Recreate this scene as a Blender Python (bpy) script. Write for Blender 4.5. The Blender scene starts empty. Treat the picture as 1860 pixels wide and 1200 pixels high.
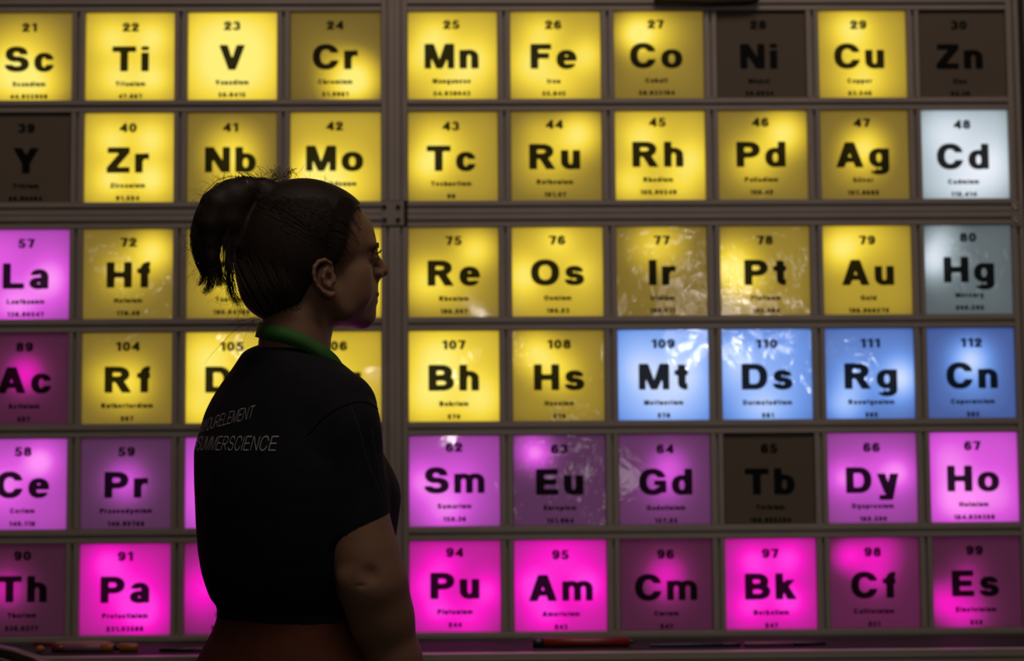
import bpy, math, random
import numpy as np
from mathutils import Vector, Matrix

random.seed(7); rng = np.random.default_rng(11)
SC = bpy.context.scene; COL = SC.collection

# ------------------------------------------------------------------ camera
FPX = 3277.0
PITCH, YAW, ROLL = 0.08071, 0.01982, -0.00752
CAM = np.array([0.0, 0.0, 1.19])
def basis():
    cp, sp, cy, sy, cr, sr = (math.cos(PITCH), math.sin(PITCH), math.cos(YAW), math.sin(YAW), math.cos(ROLL), math.sin(ROLL))
    fwd = np.array([sy*cp, cy*cp, sp]); right = np.array([cy, -sy, 0.0]); up = np.cross(right, fwd)
    return cr*right + sr*up, -sr*right + cr*up, fwd
CR, CU, CF = basis()
cam = bpy.data.cameras.new('camera'); camo = bpy.data.objects.new('camera', cam); COL.objects.link(camo)
m = Matrix.Identity(4)
for i in range(3):
    m[i][0], m[i][1], m[i][2] = CR[i], CU[i], -CF[i]
    m[i][3] = CAM[i]
camo.matrix_world = m
cam.sensor_width = 36.0; cam.lens = FPX/1860*36.0
cam.clip_start = 0.05; cam.clip_end = 60
cam.dof.use_dof = True; cam.dof.focus_distance = 2.84; cam.dof.aperture_fstop = 1.9
SC.camera = camo

# ------------------------------------------------------------------ world, lamps, exposure
w = bpy.data.worlds.new('hall'); SC.world = w; w.use_nodes = True
bg = w.node_tree.nodes['Background']; bg.inputs[0].default_value = (1.0, 0.72, 0.52, 1); bg.inputs[1].default_value = 0.019
def lamp(name, kind, loc, energy, color, size, target=None, size_y=None):
    l = bpy.data.lights.new(name, kind); l.energy = energy; l.color = color
    if kind == 'AREA':
        l.shape = 'RECTANGLE'; l.size = size; l.size_y = size_y or size
    else:
        l.shadow_soft_size = size
    o = bpy.data.objects.new(name, l); COL.objects.link(o); o.location = loc
    if target is not None:
        o.rotation_euler = (Vector(target)-Vector(loc)).to_track_quat('-Z', 'Y').to_euler()
    return o
lamp('ceiling_lamp', 'AREA', (0.3, 1.6, 4.2), 27.0, (1.0, 0.80, 0.66), 2.2, (0.1, 3.3, 2.0), 0.8)
SC.view_settings.view_transform = 'Standard'; SC.view_settings.look = 'None'
SC.view_settings.exposure = 0.0; SC.view_settings.gamma = 1.0
SC.view_settings.use_curve_mapping = False
try:
    SC.cycles.use_denoising = True
    SC.cycles.max_bounces = 5; SC.cycles.sample_clamp_indirect = 4.0
except Exception:
    pass

WALL = 3.45                       # distance of the face of the display
K = WALL/3.277                    # sizes below were measured for a display 3.277 m away
def pp(px, py, Y):                # the point seen at a photo pixel, at distance Y
    d = CF + (px-930)/FPX*CR + (600-py)/FPX*CU
    return CAM + d*(Y/d[1])

# reflections of small lamps elsewhere in the hall (behind the photographer)
for (px, py, dist, e, r) in [(802, 690, 6.5, 9, .035), (1222, 563, 6.8, 5, .03), (1274, 566, 6.9, 6, .03), (1243, 622, 7.2, 6, .03),
                             (1329, 630, 6.0, 6, .03), (1535, 651, 6.4, 7, .035), (1532, 684, 6.2, 4, .03),
                             (431, 592, 6.1, 6, .03), (1327, 566, 7.4, 5, .03), (880, 603, 6.6, 3, .03), (744, 660, 6.4, 3, .03), (1425, 603, 6.6, 4, .03)]:
    P = pp(px, py, WALL+dist); P[1] = 2*WALL - P[1]
    lamp('booth_lamp', 'POINT', tuple(P), e*.5, (1.0, 0.95, 0.9), r*.6)
for (px, py, e, r) in [(1235, 500, 5, .13), (1060, 860, 4, .13), (180, 480, 3, .10), (1430, 480, 3, .10), (1730, 470, 3, .12)]:
    P = pp(px, py, WALL+7); P[1] = 2*WALL-P[1]
    lamp('booth_lamp', 'POINT', tuple(P), e*.6, (1.0, 0.95, 0.95), r)

# ------------------------------------------------------------------ helpers
def srgb(r, g, b, a=1.0):
    f = lambda c: (c/255/12.92) if c/255 <= 0.04045 else ((c/255+0.055)/1.055)**2.4
    return (f(r), f(g), f(b), a)
def mat(name, col, rough=0.6, metal=0.0, bump=None, spec=0.5, coat=0.0, vary=0.0, vscale=30.0):
    m = bpy.data.materials.new(name); m.use_nodes = True; nt = m.node_tree; b = nt.nodes['Principled BSDF']
    b.inputs['Base Color'].default_value = tuple(col[:3])+(1,); b.inputs['Roughness'].default_value = rough
    b.inputs['Metallic'].default_value = metal; b.inputs['Specular IOR Level'].default_value = spec
    b.inputs['Coat Weight'].default_value = coat
    tc = nt.nodes.new('ShaderNodeTexCoord')
    if vary:
        n = nt.nodes.new('ShaderNodeTexNoise'); n.inputs['Scale'].default_value = vscale; n.inputs['Detail'].default_value = 3
        nt.links.new(tc.outputs['Object'], n.inputs['Vector'])
        r = nt.nodes.new('ShaderNodeValToRGB'); nt.links.new(n.outputs['Fac'], r.inputs['Fac'])
        r.color_ramp.elements[0].position = .3; r.color_ramp.elements[1].position = .7
        r.color_ramp.elements[0].color = tuple(c*(1-vary) for c in col[:3])+(1,)
        r.color_ramp.elements[1].color = tuple(min(1, c*(1+vary)) for c in col[:3])+(1,)
        nt.links.new(r.outputs['Color'], b.inputs['Base Color'])
    if bump:
        n = nt.nodes.new('ShaderNodeTexNoise'); n.inputs['Scale'].default_value = bump[0]; n.inputs['Detail'].default_value = 4
        nt.links.new(tc.outputs['Object'], n.inputs['Vector'])
        bu = nt.nodes.new('ShaderNodeBump'); bu.inputs['Strength'].default_value = bump[1]; bu.inputs['Distance'].default_value = bump[2]
        nt.links.new(n.outputs['Fac'], bu.inputs['Height']); nt.links.new(bu.outputs['Normal'], b.inputs['Normal'])
    return m
def mesh(name, V, F, mt=None, smooth=False):
    me = bpy.data.meshes.new(name); me.from_pydata([tuple(map(float, v)) for v in V], [], [tuple(map(int, f)) for f in F]); me.update()
    if mt: me.materials.append(mt)
    if smooth: me.polygons.foreach_set('use_smooth', [True]*len(me.polygons))
    return me
def obj(name, me, parent=None, loc=None):
    o = bpy.data.objects.new(name, me); COL.objects.link(o)
    if parent: o.parent = parent
    if loc is not None: o.location = tuple(map(float, loc))
    return o
def thing(name, label, cat, loc=(0, 0, 0), group=None, rotz=0.0):
    o = bpy.data.objects.new(name, None); COL.objects.link(o); o.location = tuple(map(float, loc)); o.rotation_euler = (0, 0, rotz)
    o.empty_display_size = 0.05; o['label'] = label; o['category'] = cat
    if group: o['group'] = group
    return o
def boxv(x0, x1, y0, y1, z0, z1):
    V = [(x, y, z) for x in (x0, x1) for y in (y0, y1) for z in (z0, z1)]
    F = [(0, 1, 3, 2), (4, 6, 7, 5), (0, 4, 5, 1), (2, 3, 7, 6), (0, 2, 6, 4), (1, 5, 7, 3)]
    return V, F
def box(name, b, mt, parent=None, bevel=0.0):
    V, F = boxv(*b)
    c = ((b[0]+b[1])/2, (b[2]+b[3])/2, (b[4]+b[5])/2)
    V = [(v[0]-c[0], v[1]-c[1], v[2]-c[2]) for v in V]
    o = obj(name, mesh(name, V, F, mt), parent, c)
    if bevel:
        md = o.modifiers.new('bevel', 'BEVEL'); md.width = bevel; md.segments = 2
    return o
def lathe(prof, n=20):            # along +x
    V, F = [], []
    for (x, r) in prof:
        for k in range(n):
            a = 2*math.pi*k/n; V.append((x, r*math.cos(a), r*math.sin(a)))
    for i in range(len(prof)-1):
        for k in range(n):
            a, b = i*n+k, i*n+(k+1) % n; F.append((a, b, b+n, a+n))
    F.append(tuple(range(n-1, -1, -1))); F.append(tuple((len(prof)-1)*n+k for k in range(n)))
    return V, F
def tube(pts, rad, n=8, closed=False):
    P = [np.array(p, float) for p in pts]; V, F = [], []
    if not hasattr(rad, '__len__'): rad = [rad]*len(P)
    up = np.array([0.13, 0.21, 0.97])
    for i, p in enumerate(P):
        t = P[min(i+1, len(P)-1)]-P[max(i-1, 0)]; t = t/(np.linalg.norm(t)+1e-12)
        a = np.cross(t, up); 
        if np.linalg.norm(a) < 1e-3: a = np.cross(t, [1, 0, 0])
        a /= np.linalg.norm(a); b = np.cross(t, a)
        for k in range(n):
            q = 2*math.pi*k/n; V.append(p+rad[i]*(math.cos(q)*a+math.sin(q)*b))
    for i in range(len(P)-1):
        for k in range(n):
            u, v = i*n+k, i*n+(k+1) % n; F.append((u, v, v+n, u+n))
    F.append(tuple(range(n-1, -1, -1))); F.append(tuple((len(P)-1)*n+k for k in range(n)))
    return V, F
def cat(parts):
    V, F = [], []
    for v, f in parts:
        n = len(V); V += [tuple(x) for x in v]; F += [tuple(i+n for i in q) for q in f]
    return V, F

# ------------------------------------------------------------------ lettering: each glyph is a 2-D field, filled cell by cell
def glyph_field(ch, x, y, s, t):
    mn, mx = np.minimum, np.maximum
    def B(x0, x1, y0, y1): return mx(mx(x0-x, x-x1), mx(y0-y, y-y1))
    def E(cx, cy, rx, ry, p=2.25):
        rx = max(rx, .01); ry = max(ry, .01)
        return ((np.abs((x-cx)/rx)**p + np.abs((y-cy)/ry)**p)**(1/p)-1)*min(rx, ry)
    def R(cx, cy, rx, ry, a=None, b=None):
        return mx(E(cx, cy, rx, ry), -E(cx, cy, rx-(s if a is None else a), ry-(t if b is None else b)))
    def C(*P):
        d = None; n = len(P); A = sum(P[i][0]*P[(i+1) % n][1]-P[(i+1) % n][0]*P[i][1] for i in range(n))
        if A < 0: P = P[::-1]
        for i in range(n):
            (ax, ay), (bx, by) = P[i], P[(i+1) % n]; L = math.hypot(bx-ax, by-ay)
            if L < 1e-6: continue
            e = ((x-ax)*(by-ay)-(y-ay)*(bx-ax))/L
            d = e if d is None else mx(d, e)
        return d
    def U(*a):
        r = a[0]
        for q in a[1:]: r = mn(r, q)
        return r
    def cut(a, b): return mx(a, -b)
    def Dsh(x1, y0, y1):
        xc = x1*.5; cy = (y0+y1)/2; h = (y1-y0)/2
        o = U(B(0, xc, y0, y1), mx(E(xc, cy, x1-xc, h), xc-x-.001))
        i = U(B(s, xc, y0+t, y1-t), mx(E(xc, cy, x1-xc-s, h-t), xc-x-.001))
        return cut(o, i)
    sw = s*1.08; X = .75
    if ch == 'A': return U(C((0, 0), (sw, 0), (.5+sw*.45, 1), (.5-sw*.55, 1)), C((1, 0), (1-sw, 0), (.5-sw*.45, 1), (.5+sw*.55, 1)), B(.22, .78, .2, .2+t*.9)), 1.0
    if ch == 'B': return U(B(0, s, 0, 1), Dsh(.84, .5-t/2, 1), Dsh(.9, 0, .5+t/2)), .9
    if ch == 'C': return cut(R(.48, .5, .48, .515), B(.58, 1.3, .36, .655)), .95
    if ch == 'D': return Dsh(.92, 0, 1), .92
    if ch == 'E': return U(B(0, s, 0, 1), B(0, .8, 0, t), B(0, .78, 1-t, 1), B(0, .72, .5-t/2, .5+t/2)), .8
    if ch == 'F': return U(B(0, s, 0, 1), B(0, .76, 1-t, 1), B(0, .68, .52-t/2, .52+t/2)), .76
    if ch == 'G': return U(cut(R(.49, .5, .49, .515), B(.56, 1.3, .3, .66)), B(.54, .98, .36, .36+t*.9), B(.98-s*.9, .98, .08, .5)), .98
    if ch == 'H': return U(B(0, s, 0, 1), B(.9-s, .9, 0, 1), B(0, .9, .5-t/2, .5+t/2)), .9
    if ch == 'I': return B(0, s, 0, 1), s
    if ch == 'K': return U(B(0, s, 0, 1), C((s*.8, .25), (s*.8, .25+s*1.4), (.9-s*1.3, 1), (.9, 1)), C((.3, .5), (.3+s*.8, .72), (.95, 0), (.95-s*1.25, 0))), .95
    if ch == 'L': return U(B(0, s, 0, 1), B(0, .76, 0, t)), .76
    if ch == 'M': return U(B(0, s*.85, 0, 1), B(1.08-s*.85, 1.08, 0, 1), C((0, 1), (s*1.2, 1), (.54+s*.4, 0), (.54-s*.4, 0)), C((1.08, 1), (1.08-s*1.2, 1), (.54-s*.4, 0), (.54+s*.4, 0))), 1.08
    if ch == 'N': return U(B(0, s*.95, 0, 1), B(.9-s*.95, .9, 0, 1), C((0, 1), (s*1.1, 1), (.9, 0), (.9-s*1.1, 0))), .9
    if ch == 'O': return R(.51, .5, .51, .515), 1.02
    if ch == 'P': return U(B(0, s, 0, 1), Dsh(.85, .36, 1)), .85
    if ch == 'R': return U(B(0, s, 0, 1), Dsh(.87, .4, 1), C((.36, .44), (.36+s*1.05, .48), (.95, 0), (.95-s*1.2, 0))), .95
    if ch == 'S':
        a = cut(R(.43, (1.51-t/2)/2, .40, (.51+t/2)/2), mx(.43-x, y-(1.51-t/2)/2+.02)); b = cut(R(.44, (.49+t/2)/2, .44, (.51+t/2)/2), mx(x-.44, (.49+t/2)/2-.02-y))
        return U(a, b), .88
    if ch == 'T': return U(B(.43-s/2, .43+s/2, 0, 1), B(0, .86, 1-t, 1)), .86
    if ch == 'U': return U(B(0, s, .42, 1), B(.88-s, .88, .42, 1), mx(R(.44, .42, .44, .435), y-.42)), .88
    if ch == 'V': return U(C((0, 1), (sw, 1), (.47+sw*.42, 0), (.47-sw*.42, 0)), C((.94, 1), (.94-sw, 1), (.47-sw*.42, 0), (.47+sw*.42, 0))), .94
    if ch == 'W': return U(*[C((a, 1), (a+s, 1), (b+s, 0), (b, 0)) for a, b in ((0, .3), (.6, .3), (.6, .9), (1.2, .9))]), 1.2+s
    if ch == 'Y': return U(B(.46-s/2, .46+s/2, 0, .45), C((0, 1), (sw, 1), (.46+s/2, .42), (.46-s/2, .38)), C((.92, 1), (.92-sw, 1), (.46-s/2, .42), (.46+s/2, .38))), .92
    if ch == 'Z': return U(B(0, .82, 0, t), B(.03, .82, 1-t, 1), C((0, t*.9), (s*1.25, t*.9), (.82, 1-t*.9), (.82-s*1.25, 1-t*.9))), .82
    t2 = t*.88; s2 = s*.97
    def r2(cx, cy, rx, ry): return R(cx, cy, rx, ry, s2, t2)
    if ch == 'a': return U(B(.68-s2, .68, 0, .5), cut(mx(r2(.35, .44, .33, .325), .44-y), B(-.1, .3, .3, .53)), r2(.33, .215, .33, .23)), .7
    if ch == 'b': return U(B(0, s2, 0, 1), r2(.37, .37, .37, .385)), .74
    if ch == 'c': return cut(r2(.36, .37, .36, .385), B(.44, 1, .28, .47)), .7
    if ch == 'd': return U(B(.74-s2, .74, 0, 1), r2(.37, .37, .37, .385)), .74
    if ch == 'e': return U(cut(r2(.37, .37, .37, .385), B(.42, 1, .2, .31)), B(.08, .70, .31, .31+t2*.85)), .74
    if ch == 'f': return U(B(.12, .12+s2, 0, .74), mx(mx(R(.12+.32, .72, .32, .29, s2, t2), x-.46), .72-y), B(0, .46, X-t2, X)), .46
    if ch == 'g': return U(r2(.37, .38, .37, .375), B(.74-s2, .74, -.05, X), cut(mx(r2(.38, -.03, .36, .26), y+.03), B(-.1, .25, -.13, .1))), .74
    if ch == 'h': return U(B(0, s2, 0, 1), mx(r2(.35, .42, .35, .34), .42-y), B(.7-s2, .7, 0, .43)), .7
    if ch == 'i': return U(B(0, s2, 0, X), B(0, s2, .84, 1.0)), s2
    if ch == 'k': return U(B(0, s2, 0, 1), C((s2*.8, .2), (s2*.8, .2+s2*1.3), (.7-s2*1.1, X), (.7, X)), C((.25, .38), (.25+s2*.7, .55), (.76, 0), (.76-s2*1.25, 0))), .76
    if ch == 'l': return B(0, s2, 0, 1), s2
    if ch == 'm':
        c = .54; h = s2*.9
        return U(B(0, h, 0, X), B(c-h/2, c+h/2, 0, .45), B(2*c-h, 2*c, 0, .45), mx(R((c+h/2)/2, .44, (c+h/2)/2, .32, h, t2), .44-y), mx(R((3*c-h/2)/2, .44, (c+h/2)/2, .32, h, t2), .44-y)), 1.08
    if ch == 'n': return U(B(0, s2, 0, X), mx(r2(.35, .42, .35, .34), .42-y), B(.7-s2, .7, 0, .43)), .7
    if ch == 'o': return r2(.39, .37, .39, .385), .78
    if ch == 'p': return U(B(0, s2, -.28, X), r2(.37, .37, .37, .385)), .74
    if ch == 'r': return U(B(0, s2, 0, X), mx(mx(R(.40, .38, .40, .38, s2, t2*1.1), .42-y), x-.5)), .5
    if ch == 's':
        a = cut(R(.35, (1.13-t2/2)/2, .32, (.39+t2/2)/2, s2, t2), mx(.35-x, y-(1.13-t2/2)/2)); b = cut(R(.35, (.365+t2/2)/2, .35, (.385+t2/2)/2, s2, t2), mx(x-.35, (.365+t2/2)/2-y))
        return U(a, b), .7
    if ch == 't': return U(B(.12, .12+s2, .25, .96), B(0, .48, X-t2, X), mx(mx(R(.42, .27, .30, .28, s2, t2), y-.27), x-.46)), .48
    if ch == 'u': return U(B(.7-s2, .7, 0, X), mx(r2(.35, .33, .35, .34), y-.33), B(0, s2, .32, X)), .7
    if ch == 'v': return U(C((0, X), (sw, X), (.37+sw*.42, 0), (.37-sw*.42, 0)), C((.74, X), (.74-sw, X), (.37-sw*.42, 0), (.37+sw*.42, 0))), .74
    if ch == 'w': return U(*[C((a, X), (a+s, X), (b+s, 0), (b, 0)) for a, b in ((0, .2), (.42, .2), (.42, .64), (.84, .64))]), .84+s
    if ch == 'y': return U(C((0, X), (sw, X), (.39+sw*.42, 0), (.39-sw*.42, 0)), C((.78, X), (.78-sw, X), (.26, -.27), (.26+sw, -.27)), B(.08, .26+s*.6, -.27, -.27+t2)), .78
    if ch == 'z': return U(B(0, .66, 0, t2), B(.02, .66, X-t2, X), C((0, t2*.9), (s*1.2, t2*.9), (.66, X-t2*.9), (.66-s*1.2, X-t2*.9))), .66
    if ch == '0': return R(.37, .5, .37, .51), .74
    if ch == '1': return U(B(.26, .26+s, 0, 1), C((.04, .62), (.04, .62+t), (.3, 1), (.4, .86))), .56
    if ch == '2': return U(cut(R(.36, .67, .36, .34), C((-.2, .62), (.37, .62), (.37, .55), (.9, .55), (.9, .2), (-.2, .2))), C((0, t*.8), (s*1.4, t*.8), (.72, .60), (.72-s*1.2, .62)), B(0, .74, 0, t)), .74
    if ch == '3': return cut(U(R(.36, .5+.51/2-t/4, .34, .255+t/4), R(.36, .245+t/4, .37, .255+t/4)), B(-.2, .32, .29, .72)), .74
    if ch == '4': return U(B(.42, .42+s, 0, 1), B(0, .78, .2, .2+t*.95), C((0, .25), (0, .4), (.5, 1), (.42+s, 1), (.42+s, .9), (.2, .25))), .78
    if ch == '5': return U(B(.12, .68, 1-t, 1), C((.04, .42), (.12, 1), (.12+s*.8, 1), (.04+s*.8, .42)), cut(R(.36, .32, .37, .335), B(-.2, .3, .29, .5))), .74
    if ch == '6': return U(R(.37, .32, .37, .33), cut(R(.38, .5, .38, .51), B(.4, 1, -.2, .70))), .75
    if ch == '7': return U(B(0, .72, 1-t, 1), C((.16, 0), (.16+s*1.05, 0), (.72, .86), (.72, 1-t*.5), (.72-s*1.1, 1-t*.5))), .72
    if ch == '8': return U(R(.37, .5+.255-t/4, .34, .255+t/4), R(.37, .245+t/4, .37, .255+t/4)), .74
    if ch == '9':
        return U(R(.37, .68, .37, .33), cut(R(.36, .5, .38, .51), B(-.3, .35, .3, 1.2))), .75
    if ch == '#': return U(C((.16, 0), (.16+s, 0), (.32+s, 1), (.32, 1)), C((.5, 0), (.5+s, 0), (.66+s, 1), (.66, 1)), B(.0, .88, .3, .3+t), B(.02, .9, .62, .62+t)), .9
    if ch == '.': return B(0, s, 0, s), s
    return B(0, .01, 0, .01), .3
GC = {}
def glyph(ch, s, t, res):
    key = (ch, s, t, res)
    if key in GC: return GC[key]
    xs = np.arange(-.05, 1.65, res); ys = np.arange(-.34, 1.08, res)
    Xg, Yg = np.meshgrid(xs, ys, indexing='ij'); f, wd = glyph_field(ch, Xg, Yg, s, t)
    V, F, idx = [], [], {}
    def vert(k, p):
        if k not in idx: idx[k] = len(V); V.append(p)
        return idx[k]
    nx, ny = f.shape; ins = f < 0
    full = ins[:-1, :-1] & ins[1:, :-1] & ins[1:, 1:] & ins[:-1, 1:]
    some = ins[:-1, :-1] | ins[1:, :-1] | ins[1:, 1:] | ins[:-1, 1:]
    for j in range(ny-1):
        i = 0
        while i < nx-1:
            if full[i, j]:
                k = i
                while k+1 < nx-1 and full[k+1, j]: k += 1
                F.append([vert(('g', q, r), (xs[q], ys[r])) for q, r in ((i, j), (k+1, j), (k+1, j+1), (i, j+1))]); i = k+1; continue
            if some[i, j]:
                cs = [(i, j), (i+1, j), (i+1, j+1), (i, j+1)]; poly = []
                for a in range(4):
                    p, q = cs[a], cs[(a+1) % 4]
                    if ins[p]: poly.append(vert(('g',)+p, (xs[p[0]], ys[p[1]])))
                    if ins[p] != ins[q]:
                        tt = f[p]/(f[p]-f[q]); k = ('e',)+tuple(sorted((p, q)))
                        poly.append(vert(k, (xs[p[0]]+(xs[q[0]]-xs[p[0]])*tt, ys[p[1]]+(ys[q[1]]-ys[p[1]])*tt)))
                if len(poly) > 2: F.append(poly)
            i += 1
    GC[key] = (V, F, wd); return GC[key]
def text2d(txt, size, s=.28, t=.22, res=.04, hs=1.15, gap=.2, align='c'):
    """flat polygons of a word: list of (x, y), faces; cap height = size, baseline 0, centred on x"""
    V, F, cx = [], [], 0.0
    for ch in txt:
        v, f, wd = glyph(ch, s, t, res); n = len(V)
        V += [(cx+a*hs, b) for a, b in v]; F += [[i+n for i in q] for q in f]; cx += wd*hs+gap
    wdt = cx-gap; off = wdt/2 if align == 'c' else (wdt if align == 'r' else 0)
    return [((a-off)*size, b*size) for a, b in V], F, wdt*size

# ------------------------------------------------------------------ setting
M_floor = mat('dark_hall_floor', srgb(60, 52, 46), .55, vary=.2, vscale=3)
M_back = mat('dark_backing', srgb(38, 28, 22), .8, vary=.15, vscale=4)
fl = obj('floor', mesh('floor', [(-4, -2, 0), (5, -2, 0), (5, 5.2, 0), (-4, 5.2, 0)], [(0, 1, 2, 3)], M_floor)); fl['kind'] = 'structure'
wb = box('wall_back', (-4, 5, 4.2, 4.3, 0, 3.6), M_back); wb['kind'] = 'structure'

# ------------------------------------------------------------------ the display: element panels
M_alu = mat('brushed_aluminium', (.36, .31, .28), .45, .35, vary=.06, vscale=8)
M_slot = mat('slot_dark', (.02, .017, .015), .7)
M_ink = mat('black_ink', (.004, .004, .004), .5, spec=.12)
_n = M_ink.node_tree; _t = _n.nodes.new('ShaderNodeBsdfTransparent'); _m = _n.nodes.new('ShaderNodeMixShader'); _m.inputs[0].default_value = .02
_n.links.new(_n.nodes['Principled BSDF'].outputs[0], _m.inputs[1]); _n.links.new(_t.outputs[0], _m.inputs[2]); _n.links.new(_m.outputs[0], _n.nodes['Material Output'].inputs['Surface'])
M_house = mat('housing_grey', (.25, .24, .23), .6)

XL = [K*q for q in (-.9024, -.7148, -.5275, -.3394, -.1239, .0651, .2569, .4474, .6366, .8234)]
XR = [K*q for q in (-.739, -.5517, -.3637, -.1726, .042, .233, .4235, .6125, .7997, .9847)]
ZT = [.8559, .669, .4547, .2654, .0748, -.1147]
ZB = [.6924, .5038, .2901, .0994, -.0895, -.2786]
ZT = [CAM[2]+K*v for v in ZT]; ZB = [CAM[2]+K*v for v in ZB]; G1 = .0243*K; G0 = .0238*K

RAMP = {'Y': [(50, 40, 14), (128, 106, 36), (204, 174, 46), (246, 216, 62), (255, 238, 118)],
        'M': [(40, 14, 30), (108, 26, 84), (188, 22, 150), (250, 4, 196), (255, 52, 222)],
        'L': [(54, 32, 52), (118, 54, 118), (176, 68, 180), (222, 84, 222), (255, 142, 248)],
        'B': [(30, 42, 84), (66, 92, 156), (104, 148, 228), (154, 188, 252), (212, 226, 255)],
        'W': [(44, 50, 50), (84, 95, 100), (140, 156, 162), (196, 209, 219), (238, 243, 252)]}
def panel_mat(name, fam, base, spots, wr):
    m = bpy.data.materials.new(name); m.use_nodes = True; nt = m.node_tree; N = nt.nodes; L = nt.links; b = N['Principled BSDF']
    b.inputs['Base Color'].default_value = (.155, .125, .098, 1) if fam == 'O' else (.09, .08, .065, 1)
    b.inputs['Roughness'].default_value = .05; b.inputs['Specular IOR Level'].default_value = .5
    tc = N.new('ShaderNodeTexCoord')
    n = N.new('ShaderNodeTexNoise'); n.inputs['Scale'].default_value = 9 + 14*wr; n.inputs['Detail'].default_value = 3; n.inputs['Distortion'].default_value = 1.2
    L.new(tc.outputs['Object'], n.inputs['Vector'])
    bu = N.new('ShaderNodeBump'); bu.inputs['Strength'].default_value = 1.0; bu.inputs['Distance'].default_value = .00012 + .0013*wr*wr
    L.new(n.outputs['Fac'], bu.inputs['Height']); L.new(bu.outputs['Normal'], b.inputs['Normal'])
    if fam == 'O': return m
    # the lamps behind the diffuser: each adds a soft bell of light
    acc = None
    if fam in 'ML' and base < .3: base -= .13
    for (u, v, sg, a) in spots:
        d = N.new('ShaderNodeVectorMath'); d.operation = 'DISTANCE'; L.new(tc.outputs['UV'], d.inputs[0]); d.inputs[1].default_value = (u, 1-v, 0)
        q = N.new('ShaderNodeMath'); q.operation = 'MULTIPLY'; L.new(d.outputs['Value'], q.inputs[0]); L.new(d.outputs['Value'], q.inputs[1])
        e = N.new('ShaderNodeMath'); e.operation = 'POWER'; e.inputs[0].default_value = math.exp(-1/(2*sg*sg)); L.new(q.outputs[0], e.inputs[1])
        k = N.new('ShaderNodeMath'); k.operation = 'MULTIPLY_ADD'; L.new(e.outputs[0], k.inputs[0]); k.inputs[1].default_value = a
        if acc is None: k.inputs[2].default_value = base
        else: L.new(acc, k.inputs[2])
        acc = k.outputs[0]
    # light falls off towards the sides of the box
    sx = N.new('ShaderNodeSeparateXYZ'); L.new(tc.outputs['UV'], sx.inputs[0])
    edge = None
    for ax in (0, 1):
        c = N.new('ShaderNodeMath'); c.operation = 'SUBTRACT'; L.new(sx.outputs[ax], c.inputs[0]); c.inputs[1].default_value = .5
        p = N.new('ShaderNodeMath'); p.operation = 'ABSOLUTE'; L.new(c.outputs[0], p.inputs[0])
        p2 = N.new('ShaderNodeMath'); p2.operation = 'POWER'; L.new(p.outputs[0], p2.inputs[0]); p2.inputs[1].default_value = 5.0
        s_ = N.new('ShaderNodeMath'); s_.operation = 'MULTIPLY_ADD'; L.new(p2.outputs[0], s_.inputs[0]); s_.inputs[1].default_value = -5.5
        if edge is None: s_.inputs[2].default_value = 1.0
        else: L.new(edge, s_.inputs[2])
        edge = s_.outputs[0]
    mu = N.new('ShaderNodeMath'); mu.operation = 'MULTIPLY'; L.new(acc, mu.inputs[0]); L.new(edge, mu.inputs[1]); mu.use_clamp = True
    r = N.new('ShaderNodeValToRGB'); cr = r.color_ramp
    while len(cr.elements) < 5: cr.elements.new(.5)
    for i, c in enumerate(RAMP[fam]):
        cr.elements[i].position = i/4; cr.elements[i].color = srgb(*c)
    L.new(mu.outputs[0], r.inputs['Fac']); L.new(r.outputs['Color'], b.inputs['Emission Color']); b.inputs['Emission Strength'].default_value = 1.0
    return m

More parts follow.
